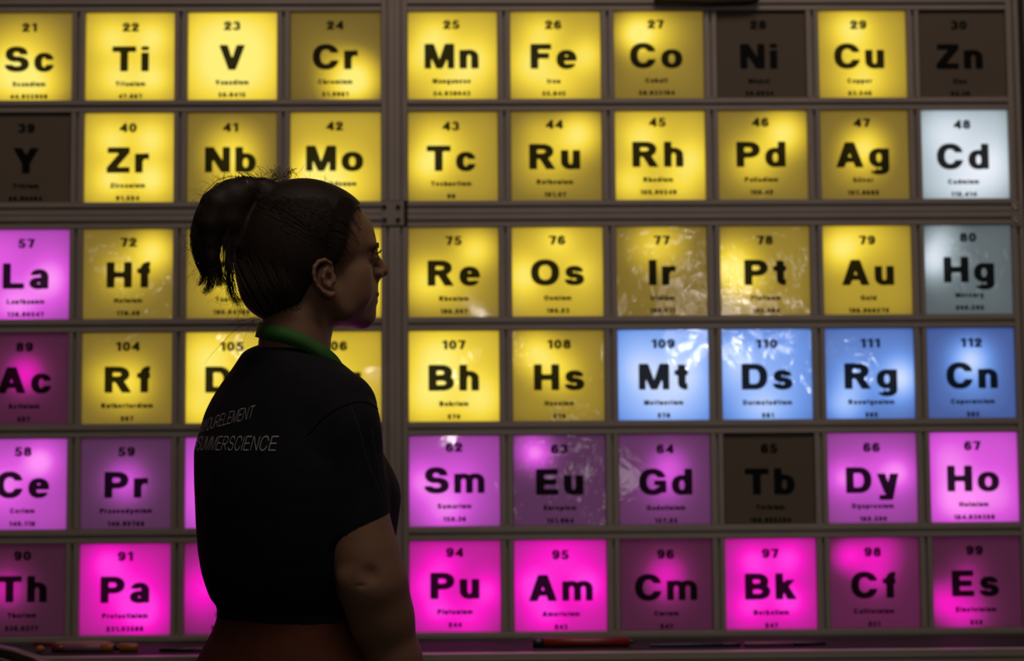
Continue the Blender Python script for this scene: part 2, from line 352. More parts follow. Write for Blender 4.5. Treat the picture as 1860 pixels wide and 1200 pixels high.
T = [  # number, symbol, name, mass, family, base, lamp spots, wrinkle, number position in the photograph, rough tone
 [(21, 'Sc', 'Scandium', '44.955908', 'Y', .26, [(.25, .72, .25, .6), (.65, .85, .2, .45), (.5, .45, .25, .3)], .1, 54, 55),
  (22, 'Ti', 'Titanium', '47.867', 'Y', .55, [(.3, .3, .15, .35), (.75, .3, .15, .4), (.35, .75, .15, .35), (.75, .75, .15, .4)], .1, 238, 50),
  (23, 'V', 'Vanadium', '50.9415', 'Y', .66, [(.5, .5, .35, .5)], .1, 422, 47),
  (24, 'Cr', 'Chromium', '51.9961', 'Y', .16, [(.72, .76, .19, .75), (.6, .92, .22, .3), (.4, .5, .2, .12)], .3, 609, 46),
  (25, 'Mn', 'Manganese', '54.938043', 'Y', .5, [(.3, .3, .16, .4), (.75, .55, .2, .4), (.1, .55, .15, .3), (.5, .85, .2, .3)], .1, 820, 45),
  (26, 'Fe', 'Iron', '55.845', 'Y', .45, [(.35, .25, .15, .35), (.2, .6, .18, .4), (.85, .5, .15, .4), (.5, .8, .2, .3)], .1, 1005, 45),
  (27, 'Co', 'Cobalt', '58.933194', 'Y', .27, [(.25, .25, .15, .65), (.45, .25, .2, .3)], .2, 1191, 44),
  (28, 'Ni', 'Nickel', '58.6934', 'O', 0, [], .3, 1377, 45),
  (29, 'Cu', 'Copper', '63.546', 'Y', .42, [(.38, .2, .17, .5), (.5, .82, .18, .38), (.5, .5, .2, .15)], .2, 1559, 45),
  (30, 'Zn', 'Zinc', '65.38', 'O', 0, [], .3, 1741, 49)],
 [(39, 'Y', 'Yttrium', '88.90584', 'O', 0, [], .3, 48, 236),
  (40, 'Zr', 'Zirconium', '91.224', 'Y', .55, [(.3, .3, .14, .35), (.75, .3, .14, .4), (.3, .75, .14, .4), (.75, .75, .14, .45)], .1, 233, 233),
  (41, 'Nb', 'Niobium', '92.90637', 'Y', .24, [(.5, .45, .2, .5), (.6, .6, .15, .15), (.5, .9, .2, .15)], .2, 419, 232),
  (42, 'Mo', 'Molybdenum', '95.95', 'Y', .45, [(.5, .8, .25, .45), (.25, .6, .15, .3), (.2, .9, .2, .3)], .2, 608, 229),
  (43, 'Tc', 'Technetium', '98', 'Y', .38, [(.2, .6, .16, .5), (.3, .3, .15, .25), (.45, .45, .2, .2)], .1, 819, 229),
  (44, 'Ru', 'Ruthenium', '101.07', 'Y', .28, [(.75, .25, .17, .62), (.4, .5, .22, .3), (.3, .2, .12, .1)], .3, 1007, 226),
  (45, 'Rh', 'Rhodium', '102.90549', 'Y', .5, [(.3, .3, .16, .4), (.85, .55, .18, .4), (.15, .8, .15, .35), (.7, .85, .15, .2)], .2, 1194, 222),
  (46, 'Pd', 'Palladium', '106.42', 'Y', .28, [(.74, .25, .17, .66), (.4, .55, .18, .4)], .4, 1381, 222),
  (47, 'Ag', 'Silver', '107.8682', 'Y', .24, [(.5, .42, .16, .6), (.4, .65, .2, .12)], .5, 1565, 223),
  (48, 'Cd', 'Cadmium', '112.414', 'W', .68, [(.3, .3, .2, .2), (.8, .6, .2, .25), (.5, .85, .2, .2)], .2, 1747, 226)],
 [(57, 'La', 'Lanthanum', '138.90547', 'L', .55, [(.8, .55, .18, .45), (.4, .85, .2, .4), (.2, .3, .2, .2)], .2, 48, 442),
  (72, 'Hf', 'Hafnium', '178.49', 'Y', .26, [(.78, .25, .16, .66), (.45, .5, .18, .28)], .8, 234, 440),
  (73, 'Ta', 'Tantalum', '180.94788', 'Y', .32, [(.6, .6, .2, .4)], .3, 421, 438),
  (74, 'W', 'Tungsten', '183.84', 'Y', .5, [(.7, .5, .3, .5)], .2, 609, 437),
  (75, 'Re', 'Rhenium', '186.207', 'Y', .32, [(.75, .25, .15, .52), (.15, .6, .18, .42), (.45, .6, .2, .25)], .2, 824, 437),
  (76, 'Os', 'Osmium', '190.23', 'Y', .46, [(.5, .15, .15, .35), (.1, .55, .17, .5), (.75, .5, .15, .25)], .2, 1012, 436),
  (77, 'Ir', 'Iridium', '192.217', 'Y', .22, [(.45, .2, .2, .45)], 1.0, 1202, 436),
  (78, 'Pt', 'Platinum', '195.084', 'Y', .3, [(.12, .45, .18, .66), (.3, .6, .15, .2)], .7, 1389, 436),
  (79, 'Au', 'Gold', '196.966570', 'Y', .38, [(.2, .25, .16, .55), (.5, .1, .2, .25)], .3, 1575, 436),
  (80, 'Hg', 'Mercury', '200.592', 'W', .27, [(.08, .4, .16, .6), (.2, .12, .15, .3)], .8, 1758, 431)],
 [(89, 'Ac', 'Actinium', '227', 'M', .2, [(.52, .45, .16, .6)], .2, 45, 630),
  (104, 'Rf', 'Rutherfordium', '267', 'Y', .27, [(.5, .55, .18, .5), (.2, .5, .15, .15)], .6, 232, 629),
  (105, 'Db', 'Dubnium', '268', 'Y', .55, [(.25, .3, .2, .4), (.15, .8, .2, .3)], .5, 421, 629),
  (106, 'Sg', 'Seaborgium', '269', 'Y', .5, [(.3, .6, .25, .4)], .2, 609, 628),
  (107, 'Bh', 'Bohrium', '270', 'Y', .6, [(.35, .3, .2, .4), (.2, .7, .2, .35), (.8, .75, .2, .35)], .4, 824, 626),
  (108, 'Hs', 'Hassium', '270', 'Y', .32, [(.25, .25, .16, .55), (.5, .45, .16, .4)], .7, 1015, 625),
  (109, 'Mt', 'Meitnerium', '278', 'B', .62, [(.25, .45, .2, .3), (.75, .5, .2, .3), (.5, .85, .2, .2)], .4, 1204, 624),
  (110, 'Ds', 'Darmstadtium', '281', 'B', .5, [(.12, .4, .2, .35), (.45, .9, .2, .35), (.6, .5, .2, .1)], .6, 1392, 624),
  (111, 'Rg', 'Roentgenium', '282', 'B', .38, [(.85, .55, .16, .6), (.2, .85, .15, .4), (.3, .55, .15, .25)], .6, 1580, 623),
  (112, 'Cn', 'Copernicium', '285', 'B', .27, [(.5, .35, .15, .55), (.5, .55, .2, .15)], .3, 1764, 622)],
 [(58, 'Ce', 'Cerium', '140.116', 'L', .52, [(.7, .25, .14, .5), (.3, .5, .2, .35)], .2, 42, 820),
  (59, 'Pr', 'Praseodymium', '140.90766', 'L', .2, [(.5, .48, .18, .6)], .5, 230, 820),
  (60, 'Nd', 'Neodymium', '144.242', 'L', .55, [(.3, .6, .3, .3)], .2, 419, 819),
  (61, 'Pm', 'Promethium', '145', 'L', .45, [(.5, .5, .3, .3)], .2, 609, 818),
  (62, 'Sm', 'Samarium', '150.36', 'L', .42, [(.1, .5, .17, .45), (.4, .85, .2, .45), (.55, .45, .2, .25)], .4, 825, 812),
  (63, 'Eu', 'Europium', '151.964', 'L', .2, [(.25, .2, .13, .7), (.1, .1, .2, .25)], 1.0, 1016, 815),
  (64, 'Gd', 'Gadolinium', '157.25', 'L', .25, [(.55, .35, .16, .45), (.5, .6, .18, .3)], .5, 1208, 815),
  (65, 'Tb', 'Terbium', '158.925354', 'O', 0, [], .3, 1397, 814),
  (66, 'Dy', 'Dysprosium', '162.500', 'L', .4, [(.15, .5, .14, .45), (.8, .45, .15, .5), (.5, .45, .2, .25)], .1, 1583, 812),
  (67, 'Ho', 'Holmium', '164.930328', 'L', .68, [(.2, .3, .2, .2), (.3, .75, .2, .35), (.75, .7, .2, .2)], .1, 1766, 809)],
 [(90, 'Th', 'Thorium', '232.0377', 'M', .16, [(.35, .48, .18, .5)], .2, 41, 1009),
  (91, 'Pa', 'Protactinium', '231.03588', 'M', .5, [(.3, .2, .14, .4), (.7, .75, .17, .5), (.5, .5, .25, .35)], .1, 228, 1010),
  (92, 'U', 'Uranium', '238.02891', 'M', .32, [(.2, .5, .2, .5)], .1, 418, 1008),
  (93, 'Np', 'Neptunium', '237', 'M', .4, [(.5, .5, .3, .3)], .1, 608, 1006),
  (94, 'Pu', 'Plutonium', '244', 'M', .52, [(.35, .3, .15, .35), (.85, .55, .13, .42), (.3, .75, .13, .42), (.15, .5, .12, .3), (.65, .85, .15, .3)], .1, 826, 1003),
  (95, 'Am', 'Americium', '243', 'M', .58, [(.2, .5, .14, .45), (.8, .5, .14, .45), (.35, .8, .15, .35), (.5, .2, .2, .25)], .1, 1018, 1007),
  (96, 'Cm', 'Curium', '247', 'M', .2, [(.5, .38, .17, .5), (.5, .6, .16, .15)], .1, 1209, 1006),
  (97, 'Bk', 'Berkelium', '247', 'M', .55, [(.3, .25, .12, .42), (.7, .22, .12, .42), (.25, .75, .14, .35), (.7, .7, .12, .42), (.5, .5, .2, .2)], .1, 1399, 1005),
  (98, 'Cf', 'Californium', '251', 'M', .27, [(.2, .2, .13, .55), (.55, .15, .2, .45), (.5, .45, .15, .3)], .1, 1585, 1002),
  (99, 'Es', 'Einsteinium', '252', 'M', .2, [(.35, .85, .2, .55), (.05, .7, .16, .5), (.4, .4, .15, .25)], .2, 1770, 999)]]
COLNAME = {'Y': 'yellow', 'M': 'deep magenta', 'L': 'pinkish violet', 'B': 'blue', 'W': 'cool white', 'O': 'unlit grey'}
def tone(fam, b):
    if fam == 'O': return 'unlit dark grey'
    return ('brightly lit ' if b > .48 else 'half lit ' if b > .29 else 'dimly lit ') + COLNAME[fam]
for r in range(6):
    for c in range(10):
        num, sym, nam, mass, fam, base, spots, wr, npx, npy = T[r][c]
        x0, x1, z0, z1 = XL[c], XR[c], ZB[r], ZT[r]; cx, cz = (x0+x1)/2, (z0+z1)/2; W2, H2 = (x1-x0)/2, (z1-z0)/2
        root = thing('light_panel', f'{tone(fam, base)} display panel printed with {num}, {sym} and {nam}', 'panel', (cx, WALL, cz), 'element panels held in the aluminium frame')
        # slightly bowed glossy sheet
        n = 9; V, F, uv = [], [], []
        amp = .0004 + .0010*random.random(); sgn = random.choice((1, -1)) if wr < .4 else 1
        e = .0011
        for j in range(n):
            for i in range(n):
                u, v = i/(n-1), j/(n-1)
                V.append(((u*2-1)*(W2-e), -sgn*amp*math.sin(math.pi*u)*math.sin(math.pi*v), (v*2-1)*(H2-e)))
        for j in range(n-1):
            for i in range(n-1):
                a = j*n+i; F.append((a, a+1, a+1+n, a+n))
        ring = [i for i in range(n)] + [j*n+n-1 for j in range(1, n)] + [(n-1)*n+i for i in range(n-2, -1, -1)] + [j*n for j in range(n-2, 0, -1)]
        k0 = len(V)
        for q in ring: V.append(V[q])
        k1 = len(V)
        for q in ring: V.append((V[q][0], .004, V[q][2]))
        nr = len(ring)
        for q in range(nr): F.append((k0+(q+1) % nr, k0+q, k1+q, k1+(q+1) % nr))
        me = mesh('diffuser_sheet', V, F, panel_mat('diffuser_'+sym, fam, base, spots, wr), True)
        ul = me.uv_layers.new(name='UVMap')
        for lp in me.loops:
            p = me.vertices[lp.vertex_index].co; ul.data[lp.index].uv = (p.x/(2*W2)+.5, p.z/(2*H2)+.5)
        sh = obj('diffuser_sheet', me, root)
        box('light_box', (-W2+.001, W2-.001, .0045, .045, -H2+.001, H2-.001), M_house, root)
        # lettering: offsets measured from the place of the number in the photograph
        P = pp(npx, npy, WALL); ox, oz = P[0]-cx, P[2]-cz
        S = 2*H2/.163; oz = max(oz, -H2+(.1283+.0041+.0035)*S)
        for nm, txt, size, dz, kw in (('printed_number', str(num), .0162, 0, dict(s=.29, t=.21, res=.07, gap=.15)),
                                      ('printed_symbol', sym, .0465, .0590, dict(s=.285, t=.225, res=.045, gap=.20, hs=1.09)),
                                      ('printed_name', nam, .0088, .1052, dict(s=.33, t=.25, res=.09, gap=.16, hs=.98)),
                                      ('printed_mass', mass, .0086, .1283, dict(s=.31, t=.24, res=.09, gap=.18, hs=1.02))):
            v2, f2, wdt = text2d(txt, size*S, **kw)
            def surf(a, b):
                u = min(1, max(0, (a+W2)/(2*W2))); v = min(1, max(0, (b+H2)/(2*H2)))
                return -sgn*amp*math.sin(math.pi*u)*math.sin(math.pi*v) - .0006
            Vt = []
            for a, b in v2:
                xx, zz = a+ox, b-size*S/2+oz-dz*S
                Vt.append((xx, surf(xx, zz), zz))
            obj(nm, mesh(nm, Vt, f2, M_ink), root)

# ------------------------------------------------------------------ the aluminium frame
FR = thing('display_stand', 'grey slotted aluminium frame holding the grid of lit panels', 'frame', (0, WALL, 0))
FF = -.006                                     # front face relative to the panels
def profile(width, depth, slots):              # cross-section outline: (across, depth) with T-slots on the front
    pts = [(-width/2, depth)]; pts.append((-width/2, FF+.0012)); pts.append((-width/2+.0012, FF))
    for (c, wd, dp) in slots:
        pts += [(c-wd/2, FF), (c-wd/2+.0006, FF+dp), (c+wd/2-.0006, FF+dp), (c+wd/2, FF)]
    pts += [(width/2-.0012, FF), (width/2, FF+.0012), (width/2, depth)]
    return pts
def bar(name, p0, p1, width, depth=.038, vertical=False, parent=FR):
    L = p1-p0
    return L
def extrude(name, axis, a0, a1, centre, width, parent=FR, depth=.038, y=0.0):
    sl = [(0, .0062, .009)] if width < .035 else [(-width/4-.0005, .0062, .009), (0, .003, .0016), (width/4+.0005, .0062, .009)]
    pr = profile(width, depth, sl); n = len(pr); V = []
    L2 = (a1-a0)/2; mid = (a0+a1)/2
    for e in (-L2, L2):
        for (u, d) in pr:
            V.append((e, d, u) if axis == 'x' else (u, d, e))
    F = [(i, (i+1) % n, (i+1) % n+n, i+n) for i in range(n)]
    F += [tuple(range(n-1, -1, -1)), tuple(range(n, 2*n))]
    if axis == 'x': F = [tuple(reversed(f)) for f in F]
    o = obj(name, mesh(name, V, F, M_alu), parent, (mid, y, centre) if axis == 'x' else (centre, y, mid))
    return o
xm0, xm1 = XR[3], XL[4]; xc = (xm0+xm1)/2
zbm0, zbm1 = ZT[2], ZB[1]; zbc = (zbm0+zbm1)/2
ztop = ZT[0]+G1; zbot = ZB[5]-G1
xleft = XL[0]-G1; xright = XR[9]+G1
for a, b in ((zbm1, ztop+.05), (zbot-.62, zbm0)):                     # tall posts: one pair per module half
    extrude('post', 'z', a, b, xc, xm1-xm0-.0004)
extrude('post', 'z', zbot-.62, zbm1, (XR[9]+xright)/2, G0); extrude('post', 'z', zbm1, ztop+.06, (XR[9]+xright)/2, G0)
extrude('post', 'z', zbot-.62, ztop+.05, (XL[0]+xleft)/2, G0)
for x0, x1 in ((XL[0], xm0), (xm1, XR[9])):
    extrude('rail', 'x', x0, x1, ZT[0]+G1/2, G0)
    if x0 < -.5: extrude('rail', 'x', x0, x1, ZT[0]+G1/2+G1, G0)
    for r in range(6):
        if r == 1: continue
        zt = ZB[r]; zb = ZT[r+1] if r < 5 else zbot
        extrude('rail', 'x', x0, x1, (zt+zb)/2, zt-zb-.0004)
    extrude('rail', 'x', x0 if x0 > -.5 else x0, x1, zbc, zbm1-zbm0-.0004)
for r in range(6):
    for c in range(9):
        if c == 3: continue
        extrude('upright', 'z', ZB[r], ZT[r], (XR[c]+XL[c+1])/2, XL[c+1]-XR[c]-.0004)
# joint plates with socket screws
M_plate = mat('plate_grey', (.30, .26, .23), .5, .3)
M_black = mat('black_screw', (.008, .008, .008), .4); M_steel = mat('bright_screw', (.55, .53, .5), .25, .9)
def plate(pxc, pyc, w_, h_, screws, ms):
    P = pp(pxc, pyc, WALL+FF-.003); 
    pl = box('joint_plate', (P[0]-w_/2, P[0]+w_/2, FF-.002, FF-.0002, P[2]-h_/2, P[2]+h_/2), M_plate, FR, .0008)
    for (sx, sy) in screws:
        Q = pp(sx, sy, WALL+FF-.004); V, F = lathe([(0, .0046), (.0022, .0046), (.003, .004), (.003, .0024), (.0012, .0022)], 16)
        V = [(y_, -x_, z_) for x_, y_, z_ in V]
        o = obj('screw', mesh('screw', V, F, ms, True), pl, (Q[0]-P[0], -.0009, Q[2]-P[2]))
plate(713, 387.5, .044, .046, [(698, 375.5), (723, 375.5), (698.5, 399), (723, 399)], M_black)
plate(1847, 388, .021, .049, [(1845, 375.5), (1846, 399)], M_steel)
# neighbouring upright of the next stand, beyond a dark gap on the right
NS = thing('neighbour_post', 'brown-grey post beyond the dark gap at the right edge', 'post', (1.0*K, WALL, 0))
extrude('post_section', 'z', 0.02, ztop+.3, .040, .03, NS, .05, .012)
box('foot', (.02, .06, .0, .07, 0, .02), M_alu, NS)
# shelf in front of the lowest rail
zs = CAM[2]-.2925*K
SH = thing('display_shelf', 'grey shelf ledge along the bottom of the display, pens lying on it', 'shelf', (0, WALL, zs))
M_shelf = mat('shelf_laminate', (.04, .037, .034), .8, spec=.15, vary=.06, vscale=10)
box('shelf_board', (xleft, xright, -.206, FF-.0005, -.012, 0), M_shelf, SH)
M_navy = mat('navy_gap_shade', (.006, .006, .03), .4)  # dark strip painting the shade of the gap behind the front rail
box('gap_shade', (xleft, xright, -.2105, -.2065, -.012, -.0002), M_navy, SH)
o = extrude('front_rail', 'x', xleft, xright, -.0165, .030, SH, .030, -.2108-.030)
for x in (xleft+.05, xc, xright-.05):
    box('bracket', (x-.012, x+.012, -.19, FF-.0005, -.05, -.0125), M_alu, SH)
# lower skirt of the stand, out of view below the shelf
LB = thing('plinth_board', 'dark board closing the stand below its shelf', 'board', (0, WALL, 0))
box('base_board', (XL[0]+.001, XR[9]-.001, .050, .060, .06, zbot-.03), M_back, LB)
for x in (XL[0]+.05, .0, XR[9]-.05):
    box('foot', (x-.03, x+.03, .061, .16, 0, .06), M_alu, LB)
# dark strip lying over the top rail
P = pp(1285, -5, WALL-.03)
CS = thing('dark_strip', 'dark brown strip draped over the top rail above the Co and Ni panels', 'strip', (P[0], WALL, P[2]))
V, F = tube([(-.1, -.015, .004), (-.085, -.016, -.002), (0, -.017, -.005), (.085, -.016, -.002), (.1, -.015, .004)], .0085, 10)
obj('strip_fold', mesh('strip_fold', V, F, mat('dark_brown_cloth', (.035, .018, .009), .8), True), CS)

# ------------------------------------------------------------------ pens on the shelf
def pen(name, label, x0px, x1px, ypx_c, r, depth, segs, caty='pen'):
    """segs: list of (part name, t0, t1, radius factor 0, radius factor 1, material)"""
    Y = WALL-depth
    A = pp(x0px, ypx_c, Y)[0]; Bx = pp(x1px, ypx_c, Y)[0]; L = Bx-A
    root = thing(name, label, caty, (A, Y, zs+r))
    root['group'] = 'pens lying on the display shelf'
    for (pn, t0, t1, r0, r1, mt) in segs:
        V, F = lathe([(t0*L, r*r0*.9), (t0*L+.001, r*r0), (t1*L-.001, r*r1), (t1*L, r*r1*.9)], 18)
        obj(pn, mesh(pn, V, F, mt, True), root)
    return root
M_red = mat('red_plastic', (.22, .012, .008), .3); M_dkred = mat('dark_red', (.12, .008, .006), .3)
M_blk = mat('black_plastic', (.008, .008, .01), .3); M_or = mat('orange_plastic', (.36, .12, .01), .35)
M_purp = mat('mauve_plastic', (.22, .08, .14), .35); M_wood = mat('pencil_wood', (.35, .2, .14), .5); M_dkblue = mat('dark_blue', (.01, .012, .06), .3)
pen('marker_pen', 'thick red marker with a black cap end on the shelf below the Am panel', 968, 1156, 1171, .0092, .165,
    [('cap', 0, .10, .95, 1, M_blk), ('barrel', .10, .93, 1, 1, M_red), ('tip', .93, 1.0, .45, .15, M_blk)], 'marker')
pen('slim_pen', 'slim black pen on the shelf below the Cm panel', 1180, 1345, 1175, .0036, .176,
    [('barrel', .0, .8, .8, 1, M_dkblue), ('cap', .8, 1, 1.1, 1.0, M_blk)])
pen('slim_pen', 'slim mauve and black pen on the shelf below the Bk panel', 1352, 1500, 1173, .0042, .176,
    [('barrel', 0, .6, 1, 1, M_purp), ('cap', .6, 1, 1.1, .7, M_blk)])
pen('marker_pen', 'mauve marker with orange ends on the shelf below the Pa panel', 95, 250, 1170, .0078, .170,
    [('cap', 0, .14, .9, 1, M_dkred), ('barrel', .14, .58, 1, 1, M_purp), ('grip', .58, .72, 1.0, 1.0, M_or), ('neck', .72, .79, .7, .7, M_blk), ('end_cap', .79, 1, 1.05, .95, M_or)], 'marker')
pen('pencil', 'pale wooden pencil lying behind the mauve marker on the shelf', 62, 206, 1160, .0038, .035,
    [('end_cap', 0, .28, 1, 1, M_dkred), ('barrel', .28, .93, 1, 1, M_wood), ('tip', .93, 1, 1, .1, M_or)], 'pencil')
pen('crayon_stub', 'short orange crayon stub left of the mauve marker', 68, 81, 1170, .0066, .170,
    [('body', 0, .7, 1, 1, M_or), ('tip', .7, 1, .8, .3, M_or)], 'crayon')
pen('slim_pen', 'slim black pen on the shelf beside the person', 290, 372, 1174, .0035, .174,
    [('barrel', 0, .75, 1, 1, M_blk), ('cap', .75, 1, 1.1, 1, M_purp)])

# ------------------------------------------------------------------ volumes -> surfaces
def sm(a, b, k):
    h = np.clip(.5+.5*(b-a)/k, 0, 1); return b+(a-b)*h-k*h*(1-h)
class Vol:
    def __init__(s, lo, hi, h):
        s.h = h; s.lo = np.array(lo, float); n = np.ceil((np.array(hi)-s.lo)/h).astype(int)+1
        s.ax = [s.lo[i]+h*np.arange(n[i]) for i in range(3)]; s.f = np.full(tuple(n), 1.0, np.float32)
    def op(s, fn, lo, hi, k=0.0, mode='u'):
        pad = k+2.5*s.h
        sl = []
        for i in range(3):
            a = int(max(0, math.floor((lo[i]-pad-s.lo[i])/s.h))); b = int(min(s.f.shape[i], math.ceil((hi[i]+pad-s.lo[i])/s.h)+1))
            if b <= a: return
            sl.append(slice(a, b))
        X, Y, Z = (s.ax[0][sl[0]][:, None, None].astype(np.float32), s.ax[1][sl[1]][None, :, None].astype(np.float32), s.ax[2][sl[2]][None, None, :].astype(np.float32))
        d = fn(X, Y, Z).astype(np.float32); c = s.f[tuple(sl)]
        if mode == 'u': r = sm(c, d, k) if k > 0 else np.minimum(c, d)
        elif mode == 's': r = -sm(-c, d, k) if k > 0 else np.maximum(c, -d)
        else: r = np.maximum(c, d)
        s.f[tuple(sl)] = r
    def ell(s, c, r, k=0.0, mode='u'):
        c = np.array(c); r = np.array(r) if hasattr(r, '__len__') else np.array([r]*3)
        def fn(X, Y, Z):
            x, y, z = X-c[0], Y-c[1], Z-c[2]
            k0 = np.sqrt((x/r[0])**2+(y/r[1])**2+(z/r[2])**2); k1 = np.sqrt((x/r[0]**2)**2+(y/r[1]**2)**2+(z/r[2]**2)**2)+1e-6
            return k0*(k0-1)/k1
        s.op(fn, c-r, c+r, k, mode)
    def cone(s, a, b, ra, rb, k=0.0, mode='u'):
        a = np.array(a, float); b = np.array(b, float); d = b-a; L2 = float(d@d)+1e-12; R = max(ra, rb)
        def fn(X, Y, Z):
            t = np.clip(((X-a[0])*d[0]+(Y-a[1])*d[1]+(Z-a[2])*d[2])/L2, 0, 1)
            return np.sqrt((X-a[0]-t*d[0])**2+(Y-a[1]-t*d[1])**2+(Z-a[2]-t*d[2])**2)-(ra+(rb-ra)*t)
        s.op(fn, np.minimum(a, b)-R, np.maximum(a, b)+R, k, mode)
    def chain(s, P, R, k=0.0, k0=None):
        for i in range(len(P)-1): s.cone(P[i], P[i+1], R[i], R[i+1], (k if (k0 is None or i) else k0))
    def surface(s):
        f = s.f.copy(); f[0], f[-1] = 1, 1; f[:, 0], f[:, -1] = 1, 1; f[:, :, 0], f[:, :, -1] = 1, 1
        ins = f < 0; n = f.shape
        # cell vertices
        acc = np.zeros(tuple(q-1 for q in n)+(3,), np.float32); cnt = np.zeros(tuple(q-1 for q in n), np.int16)
        edges = []
        for ax in range(3):
            A = [slice(None)]*3; Bs = [slice(None)]*3; A[ax] = slice(0, -1); Bs[ax] = slice(1, None)
            fa, fb = f[tuple(A)], f[tuple(Bs)]; cr = (fa < 0) != (fb < 0)
            I = np.argwhere(cr); t = (fa[cr]/(fa[cr]-fb[cr]))
            pos = I.astype(np.float32); pos[:, ax] += t
            edges.append((I, fa[cr] < 0))
            o = [q for q in range(3) if q != ax]
            for da in (0, -1):
                for db in (0, -1):
                    J = I.copy(); J[:, o[0]] += da; J[:, o[1]] += db
                    ok = (J >= 0).all(1) & (J < np.array(acc.shape[:3])).all(1)
                    np.add.at(acc, tuple(J[ok].T), pos[ok]); np.add.at(cnt, tuple(J[ok].T), 1)
        idx = np.full(cnt.shape, -1, np.int64); has = cnt > 0; idx[has] = np.arange(has.sum())
        V = acc[has]/cnt[has][:, None]*s.h+s.lo
        Fs = []
        for ax in range(3):
            I, neg = edges[ax]; o = [q for q in range(3) if q != ax]
            q4 = []
            for da, db in ((0, 0), (-1, 0), (-1, -1), (0, -1)):
                J = I.copy(); J[:, o[0]] += da; J[:, o[1]] += db; q4.append(idx[tuple(J.T)])
            Q = np.stack(q4, 1); flip = neg if ax != 1 else ~neg
            Q[~flip] = Q[~flip][:, ::-1]; Fs.append(Q)
        return V, np.concatenate(Fs)
def np_mesh(name, V, F, mt, iters=1):
    # light relaxation
    F = F.astype(np.int64)
    for _ in range(iters):
        S = np.zeros_like(V); C = np.zeros(len(V))
        for a, b in ((0, 1), (1, 2), (2, 3), (3, 0)):
            np.add.at(S, F[:, a], V[F[:, b]]); np.add.at(C, F[:, a], 1); np.add.at(S, F[:, b], V[F[:, a]]); np.add.at(C, F[:, b], 1)
        V = V*.4+.6*S/np.maximum(C, 1)[:, None]
    me = bpy.data.meshes.new(name); me.vertices.add(len(V)); me.vertices.foreach_set('co', V.astype(np.float32).ravel())
    me.loops.add(len(F)*4); me.loops.foreach_set('vertex_index', F.astype(np.int32).ravel())
    me.polygons.add(len(F)); me.polygons.foreach_set('loop_start', np.arange(0, len(F)*4, 4, dtype=np.int32))
    me.polygons.foreach_set('use_smooth', np.ones(len(F), bool)); me.update(calc_edges=True); me.validate()
    me.materials.append(mt); return me

# ------------------------------------------------------------------ the person
YP = 2.90
feet = pp(540, 600, YP)
PERSON = thing('person', 'person in dark T-shirt and rust trousers, brown ponytail, looking right at the panels', 'person', (feet[0], YP, 0))
OFF = np.array([feet[0], YP, 0.0])
M_skin = mat('skin', (.215, .118, .072), .6, spec=.3, bump=(260, .12, .0006), vary=.05, vscale=60)
M_hair = mat('dark_brown_hair', (.016, .0085, .0055), .6, spec=.25, vary=.35, vscale=150)
M_shirt = mat('navy_black_jersey', (.0075, .008, .013), .9, bump=(14, .5, .012), spec=.2)
M_trou = mat('rust_cotton', (.075, .022, .011), .85, bump=(20, .5, .01), spec=.2)
M_eye = mat('eye_white', (.6, .58, .55), .15); M_iris = mat('brown_iris', (.04, .02, .01), .15)

# head frame: f forward, s towards the near side (her right), z up; origin at ear axis / eye height
PH = math.radians(20.0)
HO = pp(571, 470, YP)
hf = np.array([math.cos(PH), math.sin(PH), 0]); hs_ = np.array([math.sin(PH), -math.cos(PH), 0]); hz = np.array([0, 0, 1.0])
def H2W(f, s, z): return HO+f*hf+s*hs_+z*hz
def head_to_world(V): return HO+V[:, :1]*hf+V[:, 1:2]*hs_+V[:, 2:3]*hz
def E2F(px, s, YY=YP): return ((px-571)/1130.0-s*math.sin(PH))/math.cos(PH)     # photo column -> f at given s
def P2Z(py): return (470-py)/1130.0
v = Vol((-.15, -.105, -.215), (.15, .105, .135), .0019)
v.ell((-.008, 0, .028), (.096, .073, .087)); v.ell((.036, 0, .026), (.066, .060, .064), .02)
v.ell((.046, 0, -.040), (.053, .050, .060), .02)
for q in (-1, 1):
    v.cone((.004, q*.050, -.052), (.040, q*.040, -.086), .014, .013, .02); v.cone((.040, q*.040, -.086), (.080, q*.010, -.096), .013, .013, .016)
    v.ell((.058, q*.037, -.028), (.027, .022, .023), .014)
    v.ell((.052, q*.041, -.056), (.032, .019, .030), .016)
    v.cone((.078, q*.040, .022), (.0935, q*.010, .018), .009, .008, .010)
v.ell((.048, 0, -.078), (.035, .036, .026), .02)
v.ell((.085, 0, -.090), (.0165, .019, .0165), .012)
v.ell((.074, 0, -.060), (.030, .029, .032), .014)
for q in (-1, 1):
    v.ell((.106, q*.031, .002), (.015, .015, .011), .008, 's')
    v.ell((.082, q*.031, .003), .0138, .004)
    v.ell((.0985, q*.031, .0025), (.0065, .012, .0042), .001, 's')
v.cone((.096, 0, .012), (.1150, 0, -.0125), .0080, .0078, .009); v.ell((.1170, 0, -.0160), (.0080, .0085, .0078), .005); v.cone((.113, 0, -.019), (.104, 0, -.0265), .0065, .006, .006)
for q in (-1, 1): v.ell((.103, q*.0115, -.022), (.0095, .0075, .0075), .005)
v.cone((.100, 0, -.022), (.096, 0, -.044), .008, .010, .008)
v.ell((.0985, 0, -.0555), (.0085, .021, .0058), .004); v.ell((.096, 0, -.0665), (.0088, .019, .0062), .004)
v.cone((.107, -.02, -.0608), (.107, .02, -.0608), .0025, .0025, .002, 's')
# neck
v.cone((-.024, 0, -.045), (-.032, 0, -.135), .052, .050, .03); v.cone((-.032, 0, -.135), (-.040, 0, -.230), .050, .060, .03)
